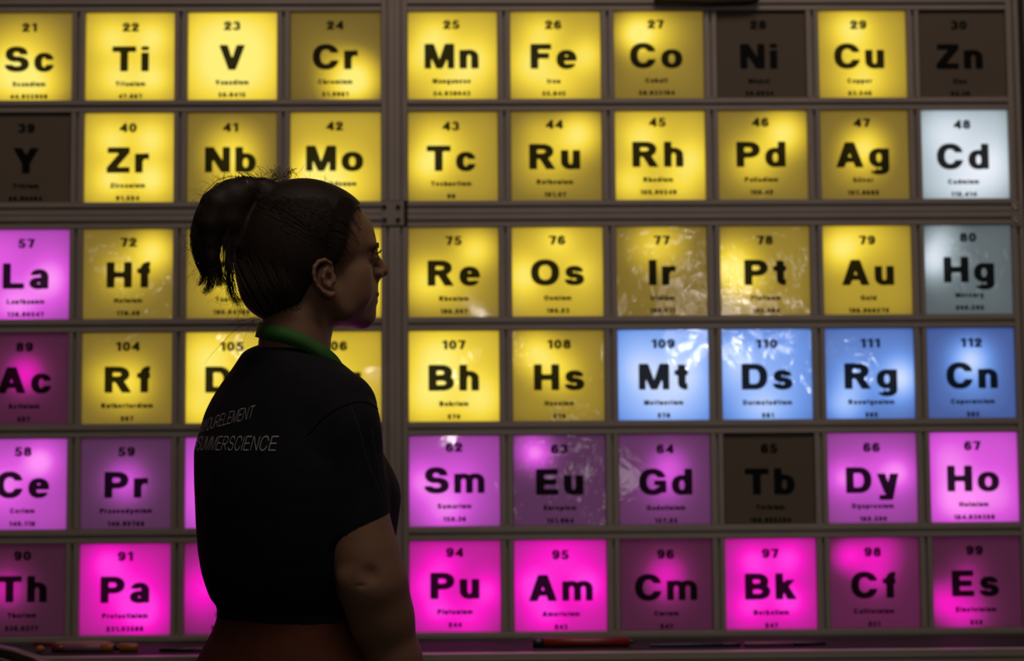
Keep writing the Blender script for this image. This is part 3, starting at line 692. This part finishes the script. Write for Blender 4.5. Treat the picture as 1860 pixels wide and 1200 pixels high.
# ears
def earpt(px, py, s): return (E2F(px, s), s, P2Z(py))
for q in (1, -1):
    def ep(px, py, s):
        a = earpt(px, py, s); return (a[0], q*a[1], a[2])
    c = ep(597, 513, .071)
    v.ell((c[0], c[1], c[2]), (.0155, .0055, .0250), .004)
    out = [(610, 497, .068), (606, 487, .074), (597, 482.5, .078), (587, 486, .081), (580, 496, .083), (578.5, 508, .083), (580.5, 520, .082), (586, 531, .080), (595, 540, .077), (604, 545, .074), (611, 542, .071)]
    pts = [ep(*o_) for o_ in out]
    v.chain(pts, [.0026, .0032, .0036, .0036, .0035, .0033, .0032, .0034, .0042, .0052, .0046], .002)
    inn = [(602, 492, .074), (597, 502, .077), (594, 514, .078), (597, 525, .077), (604, 530, .075)]
    v.chain([ep(*o_) for o_ in inn], [.0022, .0028, .0030, .0030, .0030], .0018)
    v.cone(ep(613, 510, .070), ep(613, 520, .072), .0032, .0034, .003)
    v.ell(ep(606, 514, .079), (.0048, .010, .0085), .003, 's')
    v.cone(ep(590, 497, .086), ep(586, 515, .086), .0030, .0026, .002, 's')
Vh, Fh = v.surface(); Vh = head_to_world(Vh)

# torso frame
PT = math.radians(40.0)
tf = np.array([math.cos(PT), math.sin(PT), 0]); ts = np.array([math.sin(PT), -math.cos(PT), 0])
def loft(vol, rows, n=2.3, inset=0.0, k=0.0, cutlo=None, cuthi=None, dY=0.0):
    Z, CX, CY, A, Bb = [], [], [], [], []
    q = n/(n-1)
    for (py, xl, xr, rho) in rows:
        p = pp((xl+xr)/2, py, YP+dY); Wd = (xr-xl)/1130.0/2-inset
        a = Wd/(((math.sin(PT))**q+(rho*math.cos(PT))**q)**(1/q))
        Z.append(p[2]); CX.append(p[0]); CY.append(YP+dY); A.append(a); Bb.append(a*rho)
    o = np.argsort(Z); Z, CX, CY, A, Bb = (np.array(t_)[o] for t_ in (Z, CX, CY, A, Bb))
    zt = vol.ax[2].astype(np.float64)
    def smooth_interp(T_):
        # monotone-ish: linear then light smoothing
        g = np.interp(zt, Z, T_); kk = max(1, int(.006/vol.h)); ker = np.ones(2*kk+1)/(2*kk+1)
        gp = np.pad(g, kk, mode='edge'); return np.convolve(gp, ker, mode='valid')
    cx, cy, a_, b_ = map(smooth_interp, (CX, CY, A, Bb))
    z0 = Z[0] if cutlo is None else cutlo; z1 = Z[-1] if cuthi is None else cuthi
    base = vol.ax[2][0]
    def fn(X, Y, Zz):
        i = np.clip(np.round((Zz-base)/vol.h).astype(int), 0, len(zt)-1)
        dx = X-cx[i]; dy = Y-cy[i]; f = dx*tf[0]+dy*tf[1]; s = dx*ts[0]+dy*ts[1]
        r = (np.abs(s/a_[i])**n+np.abs(f/b_[i])**n)**(1/n)
        d = (r-1)*np.minimum(a_[i], b_[i])
        return np.maximum(d, np.maximum(z0-Zz, Zz-z1))
    R = float(max(A.max(), Bb.max()))*1.1
    vol.op(fn, (CX.min()-R, YP-R, z0), (CX.max()+R, YP+R, z1), k)
TORSO = [(622, 486, 548, .9), (629, 456, 580, .85), (636, 441, 594, .8), (648, 431, 606, .72), (662, 420, 624, .64), (680, 404, 646, .58), (695, 391, 662, .55),
         (720, 374, 674, .54), (745, 361, 678, .54), (790, 348, 684, .57), (815, 342, 694, .6), (850, 344, 714, .66), (880, 346, 727, .70),
         (905, 348, 730, .72), (950, 350, 724, .72), (1000, 354, 716, .72), (1040, 361, 706, .72), (1065, 369, 698, .72), (1090, 379, 688, .72),
         (1101, 391, 682, .72), (1106, 392, 682, .72), (1112, 389, 684, .72), (1124, 391, 683, .72)]
SHO, ELB = pp(637, 742, YP-.125), pp(677, 1058, YP-.135)
ARM = [pp(636, 785, YP-.118), pp(653, 955, YP-.130), pp(664, 1010, YP-.135), pp(676, 1060, YP-.135), pp(692, 1120, YP-.120), pp(716, 1200, YP-.105), pp(737, 1290, YP-.09)]
ARMR = [.030, .0440, .0475, .0500, .0465, .0395, .029]
sh_x = lambda p, dx: np.array([p[0]+dx, p[1], p[2]])
lo, hi = pp(320, 1135, YP), pp(760, 610, YP)
v = Vol((lo[0], YP-.24, lo[2]), (hi[0], YP+.24, hi[2]), .0042)
loft(v, TORSO)
hemc = pp(654, 968, YP-.133)
v.cone(pp(626, 740, YP-.10), pp(634, 790, YP-.125), .044, .044, .03)
v2 = Vol((lo[0], YP-.24, lo[2]), (hi[0], YP+.24, hi[2]), .0042)
v2.cone(pp(635, 770, YP-.125), pp(656, 1010, YP-.133), .0445, .0500, 0)
hn = np.array([.31, 0, -1.0]); hn = hn/np.linalg.norm(hn)      # cut sleeve along the hem
hem_l = pp(598, 986, YP-.133)
v2.op(lambda X, Y, Z: (X-hem_l[0])*hn[0]+(Z-hem_l[2])*hn[2], (lo[0], YP-.24, lo[2]), (hi[0], YP+.24, hi[2]), 0, 'i')
v.f = sm(v.f, v2.f, .012)
# far sleeve
farS = OFF*0+np.array([pp(523, 742, YP)[0], YP, 0])-ts*.150
farS1 = np.array([farS[0], farS[1], SHO[2]]); farE = np.array([farS[0]+.05, farS[1]+.02, ELB[2]])
v.cone(farS1, farS1+(farE-farS1)*.7, .046, .050, .02)
Vs, Fs = v.surface()
me = np_mesh('t_shirt', Vs-OFF, Fs, M_shirt, 2); shirt = obj('t_shirt', me, PERSON)

# trousers: hips and two legs
def body_pt(s, f, z, cx=None):
    c = pp(530, 1122, YP)[0] if cx is None else cx
    p = np.array([c, YP, 0])+ts*s+tf*f; return np.array([p[0], p[1], z])
z11 = pp(540, 1112, YP)[2]; zh = pp(540, 1200, YP)[2]
v = Vol((OFF[0]-.30, YP-.30, .03), (OFF[0]+.32, YP+.30, z11+.01), .0085)
loft(v, [(1110, 392, 678, .72), (1122, 391, 680, .72), (1150, 387, 692, .74), (1170, 378, 698, .76), (1200, 366, 706, .78), (1250, 362, 712, .78), (1300, 372, 702, .74), (1350, 388, 686, .70)], 2.3)
for q in (-1, 1):
    v.chain([body_pt(q*.085, 0, zh-.06), body_pt(q*.085, .02, .48), body_pt(q*.085, 0, .10)], [.100, .068, .052], .06)
v.op(lambda X, Y, Z: .075-Z+0*X+0*Y, (-9, 0, 0), (9, 9, .1), 0, 'i')
Vt, Ft = v.surface(); obj('trousers', np_mesh('trousers', Vt-OFF, Ft, M_trou, 2), PERSON)
M_shoe = mat('black_shoe', (.02, .02, .022), .5)
for q in (-1, 1):
    c = body_pt(q*.085, .045, .0); v = Vol(c-np.array([.19, .19, 0.0])-np.array([0, 0, .01]), c+np.array([.19, .19, .13]), .006)
    a = c-tf*.085; b = c+tf*.095
    v.cone(a+hz*.042, b+hz*.034, .040, .036, 0); v.cone(a+hz*.05, a+tf*.03+hz*.08, .038, .042, .02)
    v.op(lambda X, Y, Z: .002-Z+0*X+0*Y, c-.3, c+.3, 0, 'i')
    Vq, Fq = v.surface(); obj('shoe', np_mesh('shoe', Vq-OFF, Fq, M_shoe, 1), PERSON)

# body: head and neck, arms with hands, trunk and legs, one mesh
parts = [(Vh, Fh)]
def arm_vol(P, R, palm_dir, thumb_side):
    P = [np.array(p) for p in P]; lo_ = np.min(P, 0)-.09; hi_ = np.max(P, 0)+.09; lo_[2] -= .22
    v = Vol(lo_, hi_, .0034); v.chain(P, R, .02)
    w_ = P[-1]; d = P[-1]-P[-2]; d /= np.linalg.norm(d); a = np.array(thumb_side, float); a -= d*(a@d); a /= np.linalg.norm(a); nrm = np.cross(d, a)
    for q in (-.022, 0, .022):                                   # palm
        v.cone(w_+d*.01+a*q*.6, w_+d*.085+a*q*1.15, .015, .0125, .012)
    for i, (q, L_) in enumerate(((.031, .068), (.0105, .076), (-.0105, .070), (-.031, .055))):
        k0 = w_+d*.083+a*q; k1 = k0+(d*.93+nrm*.25)*L_*.5; k2 = k1+(d*.75+nrm*.6)*L_*.3; k3 = k2+(d*.5+nrm*.8)*L_*.22
        v.chain([k0, k1, k2, k3], [.0092, .0085, .0078, .0068], .003, .006)
    k0 = w_+d*.022+a*.020; k1 = k0+(d*.6+a*.6+nrm*.25)*.042; k2 = k1+(d*.9+a*.15+nrm*.3)*.034; k3 = k2+(d*.9+nrm*.3)*.022
    v.chain([k0, k1, k2, k3], [.014, .011, .0095, .008], .006)
    # crease and dimple of the elbow
    return v
v = arm_vol(ARM, ARMR, None, tf)
ce = pp(650, 1064, YP-.188); v.ell(ce, (.012, .006, .0022), .004, 's')
v.ell(pp(672, 1043, YP-.192), (.011, .007, .010), .012, 's'); v.ell(pp(640, 1052, YP-.170), (.018, .010, .014), .02)
parts.append(v.surface())
FA = [farS1, farS1+(farE-farS1)*.6, farE, farE+np.array([.035, .03, -.13]), farE+np.array([.06, .05, -.235])]
parts.append(arm_vol(FA, [.042, .045, .046, .038, .028], None, tf).surface())
v = Vol((OFF[0]-.28, YP-.28, .02), (OFF[0]+.30, YP+.28, pp(540, 628, YP)[2]), .009)
loft(v, TORSO[3:], 2.2, .016); v.cone(pp(525, 690, YP), pp(528, 625, YP), .05, .05, .02)
loft(v, [(1100, 392, 678, .72), (1200, 370, 700, .76), (1290, 372, 700, .72)], 2.2, .02)
for q in (-1, 1): v.chain([body_pt(q*.085, 0, zh-.05), body_pt(q*.085, .02, .48), body_pt(q*.085, 0, .09), body_pt(q*.085, .10, .045)], [.07, .045, .034, .026], .02)
parts.append(v.surface())
VV, FFc, n0 = [], [], 0
for V_, F_ in parts: VV.append(V_); FFc.append(F_+n0); n0 += len(V_)
obj('body', np_mesh('body', np.concatenate(VV)-OFF, np.concatenate(FFc), M_skin, 1), PERSON)

# eyes, lashes, brows
for q in (-1, 1):
    c = H2W(.0822, q*.031, .003)-OFF
    V, F = [], []
    def sph(c_, r_, n=14):
        Vq, Fq = [], []
        for i in range(n+1):
            for j in range(2*n):
                th, ph = math.pi*i/n, math.pi*j/n; Vq.append((c_[0]+r_*math.sin(th)*math.cos(ph), c_[1]+r_*math.sin(th)*math.sin(ph), c_[2]+r_*math.cos(th)))
        for i in range(n):
            for j in range(2*n): Fq.append((i*2*n+j, (i+1)*2*n+j, (i+1)*2*n+(j+1) % (2*n), i*2*n+(j+1) % (2*n)))
        return Vq, Fq
    V, F = sph(c, .0125); eo = obj('eye', mesh('eye', V, F, M_eye, True), PERSON)
    V, F = sph(c+hf*.0068, .0064, 10); obj('iris', mesh('iris', V, F, M_iris, True), eo)
    prt = []
    for i in range(26):
        t_ = (i/25-.5)*2; b0 = H2W(.0955-.006*t_*t_, q*(.031+.0115*t_), .008-.0016*t_*t_)-OFF
        L_ = .0108+.002*random.random(); d1 = hf*.8+hs_*q*.35*t_+hz*.25; d2 = hf*.5+hs_*q*.45*t_+hz*.85
        prt.append(tube([b0, b0+d1*L_*.5, b0+d1*L_*.5+d2*L_*.55], [.00035, .00028, .0001], 4))
        if i % 2 == 0:
            b1 = b0-hz*.0075; prt.append(tube([b1, b1+(hf*.8-hz*.3)*L_*.45], [.00025, .0001], 4))
    V, F = cat(prt); obj('eyelashes', mesh('eyelashes', V, F, M_hair), PERSON)
    prt = []
    for i in range(230):
        t_ = random.random(); s0 = .012+.036*t_; z0 = .0235-.013*t_+.004*math.sin(t_*3.1)+random.uniform(-.0032, .0032)*(1.1-t_*.7); f0 = .1035-.0155*t_-.5*max(0, t_-.75)*.05
        b0 = H2W(f0, q*s0, z0)-OFF; dd = hs_*q*.9+hz*(.25-.5*t_)-hf*.25; prt.append(tube([b0, b0+dd*.004+hf*.0012, b0+dd*.009], [.0007, .0007, .0002], 4))
    V, F = cat(prt); obj('eyebrow', mesh('eyebrow', V, F, M_hair), PERSON)

# hair: shell over the skull, ponytail core, then strands
v = Vol((-.20, -.110, -.130), (.13, .110, .150), .0022)
v.ell((-.016, 0, .034), (.105, .081, .096)); v.ell((.028, 0, .032), (.067, .069, .076), .02)
v.ell((-.032, 0, .0), (.099, .075, .092), .02); v.ell((-.056, 0, -.052), (.064, .056, .052), .02)
# cut: hair only behind the hair line
def hl(X, Y, Z):
    zz = np.array([-.125, -.100, -.085, -.060, -.035, -.022, -.012, .0, .02, .045, .07, .093, .112, .14]); ff = np.array([-.085, -.050, -.040, -.028, -.016, .010, .020, .026, .032, .036, .044, .058, .076, .10])
    fl_ = np.interp(Z, zz, ff); extra = np.clip((Z-.035)/.04, 0, 1)*.020*np.clip(1-np.abs(Y)/.07, 0, 1)
    return (X-fl_-extra)
v.op(hl, (-.2, -.11, -.13), (.13, .11, .15), 0, 'i')
def hp(px, py, s): return (E2F(px, s), s, P2Z(py))
TIE = hp(452, 350, .0)
v.chain([hp(480, 352, 0), hp(452, 352, 0), hp(428, 362, .004), hp(405, 384, .006), hp(393, 415, .006), hp(391, 445, .004), hp(393, 475, .004), hp(394, 500, .004)], [.024, .020, .024, .027, .024, .0165, .0115, .006], .012)
v.chain([hp(455, 352, .01), hp(437, 372, .012), hp(430, 410, .012), hp(433, 450, .012)], [.018, .022, .02, .012], .012)
v.cone(hp(437, 352, 0), hp(437, 334, 0), .009, .004, .008)
Vq, Fq = v.surface(); Vq = head_to_world(Vq)
hair = obj('hair', np_mesh('hair', Vq-OFF, Fq, M_hair, 1), PERSON)
strands = []
def spline(P, n):
    P = np.array(P, float); t_ = np.linspace(0, len(P)-1, n); out = []
    for u in t_:
        i = min(int(u), len(P)-2); f = u-i
        p0, p1, p2, p3 = P[max(i-1, 0)], P[i], P[i+1], P[min(i+2, len(P)-1)]
        out.append(.5*((2*p1)+(-p0+p2)*f+(2*p0-5*p1+4*p2-p3)*f*f+(-p0+3*p1-3*p2+p3)*f**3))
    return np.array(out)
def lock(guide, n, spread, r=.00055, seg=12, s=0.0, taper=True, ts0=.0):
    G = [np.array(H2W(*hp(g[0], g[1], (g[2] if len(g) > 2 else s)))) for g in guide]
    C_ = spline(G, seg)
    for _ in range(n):
        o0 = rng.normal(size=3)*spread[0]; o1 = rng.normal(size=3)*spread[1]; o2 = rng.normal(size=3)*spread[2]
        cut_ = rng.uniform(.82, 1.0) if taper else 1
        t_ = np.linspace(0, 1, seg)[:, None]
        off = (1-t_)**2*o0+2*t_*(1-t_)*o1*1.3+t_**2*o2
        P = C_+off; k = max(4, int(seg*cut_)); P = P[:k]
        P = P+np.sin(np.linspace(0, 6, k)[:, None]+rng.uniform(0, 6))*rng.normal(size=3)*.0008
        strands.append(tube(P-OFF, [r*(1-.75*(i/(k-1))**2) for i in range(k)], 3))
# ponytail locks
lock([(455, 350), (425, 343), (392, 366), (374, 405), (368, 440), (374, 478), (383, 505), (376, 520), (364, 527)], 170, (.006, .007, .0030), s=.0)
lock([(455, 352), (430, 350), (400, 375), (386, 420), (384, 460), (392, 495), (394, 518), (386, 535), (374, 546)], 190, (.006, .008, .0028), s=.004)
lock([(455, 352), (432, 356), (408, 385), (397, 425), (398, 460), (404, 495), (414, 515), (427, 532)], 110, (.006, .006, .0025), s=.004)
lock([(455, 354), (440, 365), (418, 400), (408, 432), (403, 465), (402, 500)], 120, (.006, .007, .004), s=.012)
lock([(455, 348), (428, 348), (398, 362), (376, 395), (366, 430), (369, 468), (376, 486)], 90, (.005, .005, .004), s=.012)
lock([(460, 352), (440, 372), (428, 410), (426, 450), (427, 500), (434, 545), (458, 574)], 150, (.006, .006, .005), s=.02, ts0=0)
lock([(445, 345), (440, 332), (436, 324)], 60, (.005, .003, .0022), seg=6)
lock([(478, 340), (500, 330), (512, 316)], 18, (.006, .004, .003), r=.0004, seg=6)
lock([(500, 335), (520, 326), (526, 316)], 10, (.006, .004, .004), r=.0004, seg=6)
# strands combed over the skull towards the tie
def skull_pt(az, el):   # point on the hair shell by direction
    d = np.array([math.cos(el)*math.cos(az), math.cos(el)*math.sin(az), math.sin(el)]); c = np.array([-.016, 0, .030])
    r = 1/math.sqrt((d[0]/.110)**2+(d[1]/.0835)**2+(d[2]/.0945)**2); return c+d*r
tie = np.array(TIE)
for i in range(950):
    side = rng.choice([-1, 1]) if i % 4 == 0 else 1
    el0 = rng.uniform(-.35, 1.25); az0 = side*rng.uniform(.05, 1.45)
    st = skull_pt(az0, el0)
    fl_ = np.interp(st[2], [-.125, -.1, -.085, -.06, -.035, -.022, -.012, 0, .02, .045, .07, .093, .112, .14], [-.085, -.050, -.040, -.028, -.016, .010, .020, .026, .032, .036, .044, .058, .076, .10])+.02*np.clip((st[2]-.035)/.04, 0, 1)*max(0, 1-abs(st[1])/.07)
    if st[0] > fl_-.002: st[0] = fl_+.003-.014*rng.random()
    P = []
    c = np.array([-.016, 0, .030]); e = tie+rng.normal(size=3)*.010
    for t_ in np.linspace(0, 1, 9):
        p = st*(1-t_)+e*t_; d = (p-c); sc = 1/math.sqrt((d[0]/.108)**2+(d[1]/.084)**2+(d[2]/.0945)**2)
        q = c+d*sc*(1.0+.010*rng.random()); w_ = min(1, (1-t_)*4) * min(1, .2+t_*4); P.append(q*w_+p*(1-w_) if t_ > .5 else q)
    P = np.array([H2W(*p) for p in P]); strands.append(tube(P-OFF, [.0001, .00025, .0004, .0005, .0005, .0005, .0005, .0005, .0004], 3))
for i in range(520):                                            # baby hairs along the hair line, combed back
    z_ = rng.uniform(-.022, .085); fl_ = np.interp(z_, [-.022, -.012, 0, .02, .045, .07, .093], [.010, .020, .026, .032, .036, .044, .058])
    d = np.array([fl_+rng.uniform(-.006, .006), 0, z_]); yy = .079*math.sqrt(max(.02, 1-((d[0]-.02)/.088)**2-((z_-.03)/.098)**2))
    P = [np.array([d[0]-.006*k_, yy+.0004+.0010*k_, z_+.0022*k_*(1 if z_ > .03 else .4)]) for k_ in range(5)]
    strands.append(tube(np.array([H2W(*p) for p in P])-OFF, [.00008, .0002, .0003, .0004, .0004], 3))
# nape hairs sweeping up and loose ends
for i in range(220):
    s0 = rng.uniform(-.03, .055); px0 = rng.uniform(470, 560); py0 = 575-(px0-500)*.18*(1 if px0 > 500 else .1)+rng.uniform(-10, 8)
    G = [hp(px0, py0, s0+.012), hp(px0-20, py0-35, s0+.024), hp(px0-45, py0-90, s0*.8+.02)]
    lockP = spline([H2W(*g) for g in G], 7); strands.append(tube(lockP-OFF, [.0003, .0004, .0005, .0005, .0004, .0003, .0002], 3))
V, F = cat(strands); obj('hair_strands', mesh('hair_strands', V, F, M_hair), PERSON)['kind'] = 'stuff'
strands = []
def fly(n, base, ang, L, r=.00017, curl=.4):
    for _ in range(n):
        b = base[rng.integers(len(base))]; p = np.array([b[0], b[1]], float)+rng.normal(size=2)*4; a = math.radians(ang+rng.normal()*28); P = [p.copy()]; c_ = rng.normal()*curl
        l = L*rng.uniform(.5, 1.2)
        for k in range(7):
            a += c_/7; p = p+np.array([math.cos(a), -math.sin(a)])*l/7; P.append(p.copy())
        s0 = rng.normal()*.012+.005
        W_ = [H2W(*hp(x_, y_, s0)) for x_, y_ in P]; strands.append(tube(np.array(W_)-OFF, [r]*len(W_), 3))
fly(40, [(400, 352), (385, 365), (420, 345), (440, 335), (375, 385)], 150, 32, curl=1.2)
fly(26, [(368, 430), (366, 460), (374, 490)], 230, 40, curl=1.5)
fly(40, [(435, 545), (450, 568), (470, 580), (425, 520)], 250, 45, curl=1.6)
fly(46, [(480, 336), (510, 322), (540, 322), (500, 322)], 95, 20, r=.00028, curl=1.0)
fly(34, [(500, 326), (515, 322), (525, 322)], 70, 17, r=.0004, curl=.6)
fly(30, [(420, 345), (437, 335), (450, 338)], 100, 16, r=.0003, curl=1.0)
fly(14, [(560, 327), (590, 334), (615, 344)], 120, 14, curl=.6)
fly(24, [(412, 440), (416, 480), (408, 500)], 285, 36, curl=1.2)
fly(8, [(600, 484), (622, 492)], 200, 26, r=.0003, curl=1.5)
for G in ([(497, 578), (470, 588), (440, 605), (415, 632), (396, 655), (388, 668)], [(485, 580), (455, 588), (430, 596), (410, 603)]):
    W_ = spline([H2W(*hp(x_, y_, .03)) for x_, y_ in G], 14); strands.append(tube(W_-OFF, [.0005*(1-i/16) for i in range(14)], 3))
V, F = cat(strands); obj('flyaway_hairs', mesh('flyaway_hairs', V, F, mat('brown_flyaway', (.05, .028, .016), .4)), PERSON)['kind'] = 'stuff'
# hair tie
V, F = [], []
c = H2W(*hp(452, 352, .004)); pts = []
ax = H2W(*hp(428, 358, .004))-c; ax /= np.linalg.norm(ax); u_ = np.cross(ax, hs_); u_ /= np.linalg.norm(u_)
for i in range(21):
    a = 2*math.pi*i/20; pts.append(c+(u_*math.cos(a)+hs_*math.sin(a))*.0225-OFF)
V, F = tube(pts, .003, 8); obj('hair_tie', mesh('hair_tie', V, F, M_blk, True), PERSON)

# lanyard round the neck
M_green = mat('green_webbing', (.03, .12, .02), .7, bump=(900, .3, .0004), spec=.3)
def ribbon(mid, half, thick=.0012):
    """mid: list of (point, width direction)"""
    V, F = [], []
    P = [np.array(a) for a, b in mid]
    for i, (p, wd) in enumerate(mid):
        t_ = P[min(i+1, len(P)-1)]-P[max(i-1, 0)]; t_ /= np.linalg.norm(t_)+1e-9; wd = np.array(wd, float); wd -= t_*(wd@t_); wd /= np.linalg.norm(wd); nn = np.cross(t_, wd)
        for a, b in ((-1, -1), (1, -1), (1, 1), (-1, 1)): V.append(P[i]+wd*half*a+nn*thick*b-OFF)
    for i in range(len(P)-1):
        for k in range(4): F.append((i*4+k, i*4+(k+1) % 4, i*4+4+(k+1) % 4, i*4+4+k))
    F.append((3, 2, 1, 0)); n_ = (len(P)-1)*4; F.append((n_, n_+1, n_+2, n_+3)); return V, F
near = [(478, 596, .030), (468, 598, .0), (472, 600, -.034), (491, 603, -.058), (518, 608, -.070), (545, 617, -.073), (570, 631, -.068), (588, 643, -.064), (606, 660, -.052), (622, 690, -.040)]
C_ = spline([pp(a, b, YP-.006+d) for a, b, d in near], 34)
cxn = pp(535, 600, YP)
mid = []
for i, p in enumerate(C_):
    u = i/33; wd = np.array([.0, .0, 1.0])+(p-np.array([cxn[0], YP, p[2]]))*np.array([-3.5, -3.5, 0])*(1-u)+np.array([.5, 0, 0])*u
    mid.append((p, wd))
V, F = ribbon(mid, .0118); lan = obj('lanyard', mesh('lanyard', V, F, M_green, True), PERSON)
lan['label'] = 'green ribbon lanyard round the neck'
far = [(481, 598, .030), (500, 603, .055), (530, 612, .066), (565, 630, .066), (600, 655, .060), (630, 700, .075)]
C_ = spline([pp(a, b, YP-.006+d) for a, b, d in far], 20); V, F = ribbon([(p, (0.2, .3, 1)) for p in C_], .0118)
obj('lanyard_far_side', mesh('lanyard_far_side', V, F, M_green, True), lan)

# print on the back of the shirt: thin capitals wrapped over the cloth, projected square-on to the back
M_print = mat('pale_print', (.45, .43, .44), .6)
from mathutils.bvhtree import BVHTree
bt = BVHTree.FromPolygons([tuple(a) for a in (Vs-OFF)], [tuple(int(i) for i in f) for f in Fs])
cxt = pp(526, 780, YP)
def back_print(txt, s_right, size, z_right, hs, gap, slope):
    v2, f2, wdt = text2d(txt, size, s=.085, t=.085, res=.05, hs=hs, gap=gap, align='r')
    V, ok = [], []
    for a, b in v2:
        s = s_right+a; o_ = np.array([cxt[0], YP, z_right+b+slope*a])+ts*s-tf*.5-OFF
        h = bt.ray_cast(Vector(o_), Vector(tf)); 
        if h[0] is None: V.append(tuple(o_)); ok.append(False)
        else: V.append(tuple(np.array(h[0])+np.array(h[1])*.0012)); ok.append(True)
    F = [f for f in f2 if all(ok[i] for i in f)]
    me = mesh('shirt_print', V, F, M_print); return obj('shirt_print', me, shirt)
zp = lambda y: pp(430, y, YP-.1)[2]
p1 = back_print('#INYOURELEMENT', .049, .0205, zp(760), .60, .13, .12); p1['label'] = 'pale line of print reading YOURELEMENT'
p2 = back_print('#SUMMERSCIENCE', .113, .0225, zp(820), .70, .165, -.02); p2['label'] = 'pale line of print reading SUMMERSCIENCE'

def cloth_line(name, pts, r, mt):                # a sewn line lying on the near side of the shirt
    C2 = spline([(a, b, 0) for a, b in pts], 26); W_ = []
    for a, b, _z in C2:
        p = pp(a, b, YP-.13)-OFF; h = bt.ray_cast(Vector((p[0], -.5, p[2])), Vector((0, 1, 0)))
        if h[0] is not None: W_.append(np.array(h[0])+np.array(h[1])*r*.3)
    V, F = tube(W_, r, 6); return obj(name, mesh(name, V, F, mt, True), shirt)
cloth_line('armhole_seam', [(690, 748), (672, 733), (645, 732), (612, 745), (585, 765), (562, 790)], .0016, M_shirt)
M_thread = mat('grey_thread', (.045, .045, .055), .7)
cloth_line('stitching', [(640, 740), (656, 780), (668, 830), (690, 890), (705, 930)], .0004, M_thread)
cloth_line('stitching', [(676, 780), (686, 830), (695, 880), (706, 920)], .0004, M_thread)
# ------------------------------------------------------------------ chair back in the bottom left corner
Yc = 2.55
A = pp(-60, 1168, Yc)
CH = thing('chair', 'dark chair with a rounded padded back in the bottom left corner', 'chair', (A[0], Yc, 0))
M_pad = mat('dark_vinyl', (.02, .015, .016), .3); M_pip = mat('reddish_lit_piping', (.16, .07, .07), .35)  # reddish light on the seams is put into the piping colour
def arc_pts(w_, ht, r_, n=14, dz=0.0):
    P = [(-w_, ht-.30)]
    for i in range(n+1):
        a = math.pi*i/n; P.append((-(w_)*math.cos(a), ht-r_+r_*math.sin(a)))
    P.append((w_, ht-.30)); return P
ht = A[2]; ol = arc_pts(.155, ht, .085)
V, F = [], []; n_ = len(ol)
for y_ in (-.022, .022):
    for (x_, z_) in ol: V.append((x_, y_, z_))
F = [(i, (i+1) % n_, (i+1) % n_+n_, i+n_) for i in range(n_)]+[tuple(range(n_-1, -1, -1)), tuple(range(n_, 2*n_))]
o = obj('backrest', mesh('backrest', V, F, M_pad), CH); md = o.modifiers.new('bevel', 'BEVEL'); md.width = .008; md.segments = 3; md.angle_limit = 1.0
V, F = tube([(x_, -.022, z_) for x_, z_ in ol], .0035, 8); obj('piping', mesh('piping', V, F, M_pip, True), CH)
V, F = tube([(x_*.86, -.0245, z_-.013) for x_, z_ in ol], .002, 8); obj('piping', mesh('piping', V, F, M_pip, True), CH)
box('seat', (-.2, .2, -.42, 0, .42, .48), M_pad, CH, .02)
for sx in (-1, 1):
    V, F = tube([(sx*.12, .0, ht-.29), (sx*.13, .01, .6), (sx*.15, .0, .45)], .012); obj('back_support', mesh('back_support', V, F, M_blk, True), CH)
    for sy in (-.38, -.02):
        V, F = tube([(sx*.17, sy, .43), (sx*.19, sy*1.03, .0)], .013); obj('leg', mesh('leg', V, F, M_blk, True), CH)
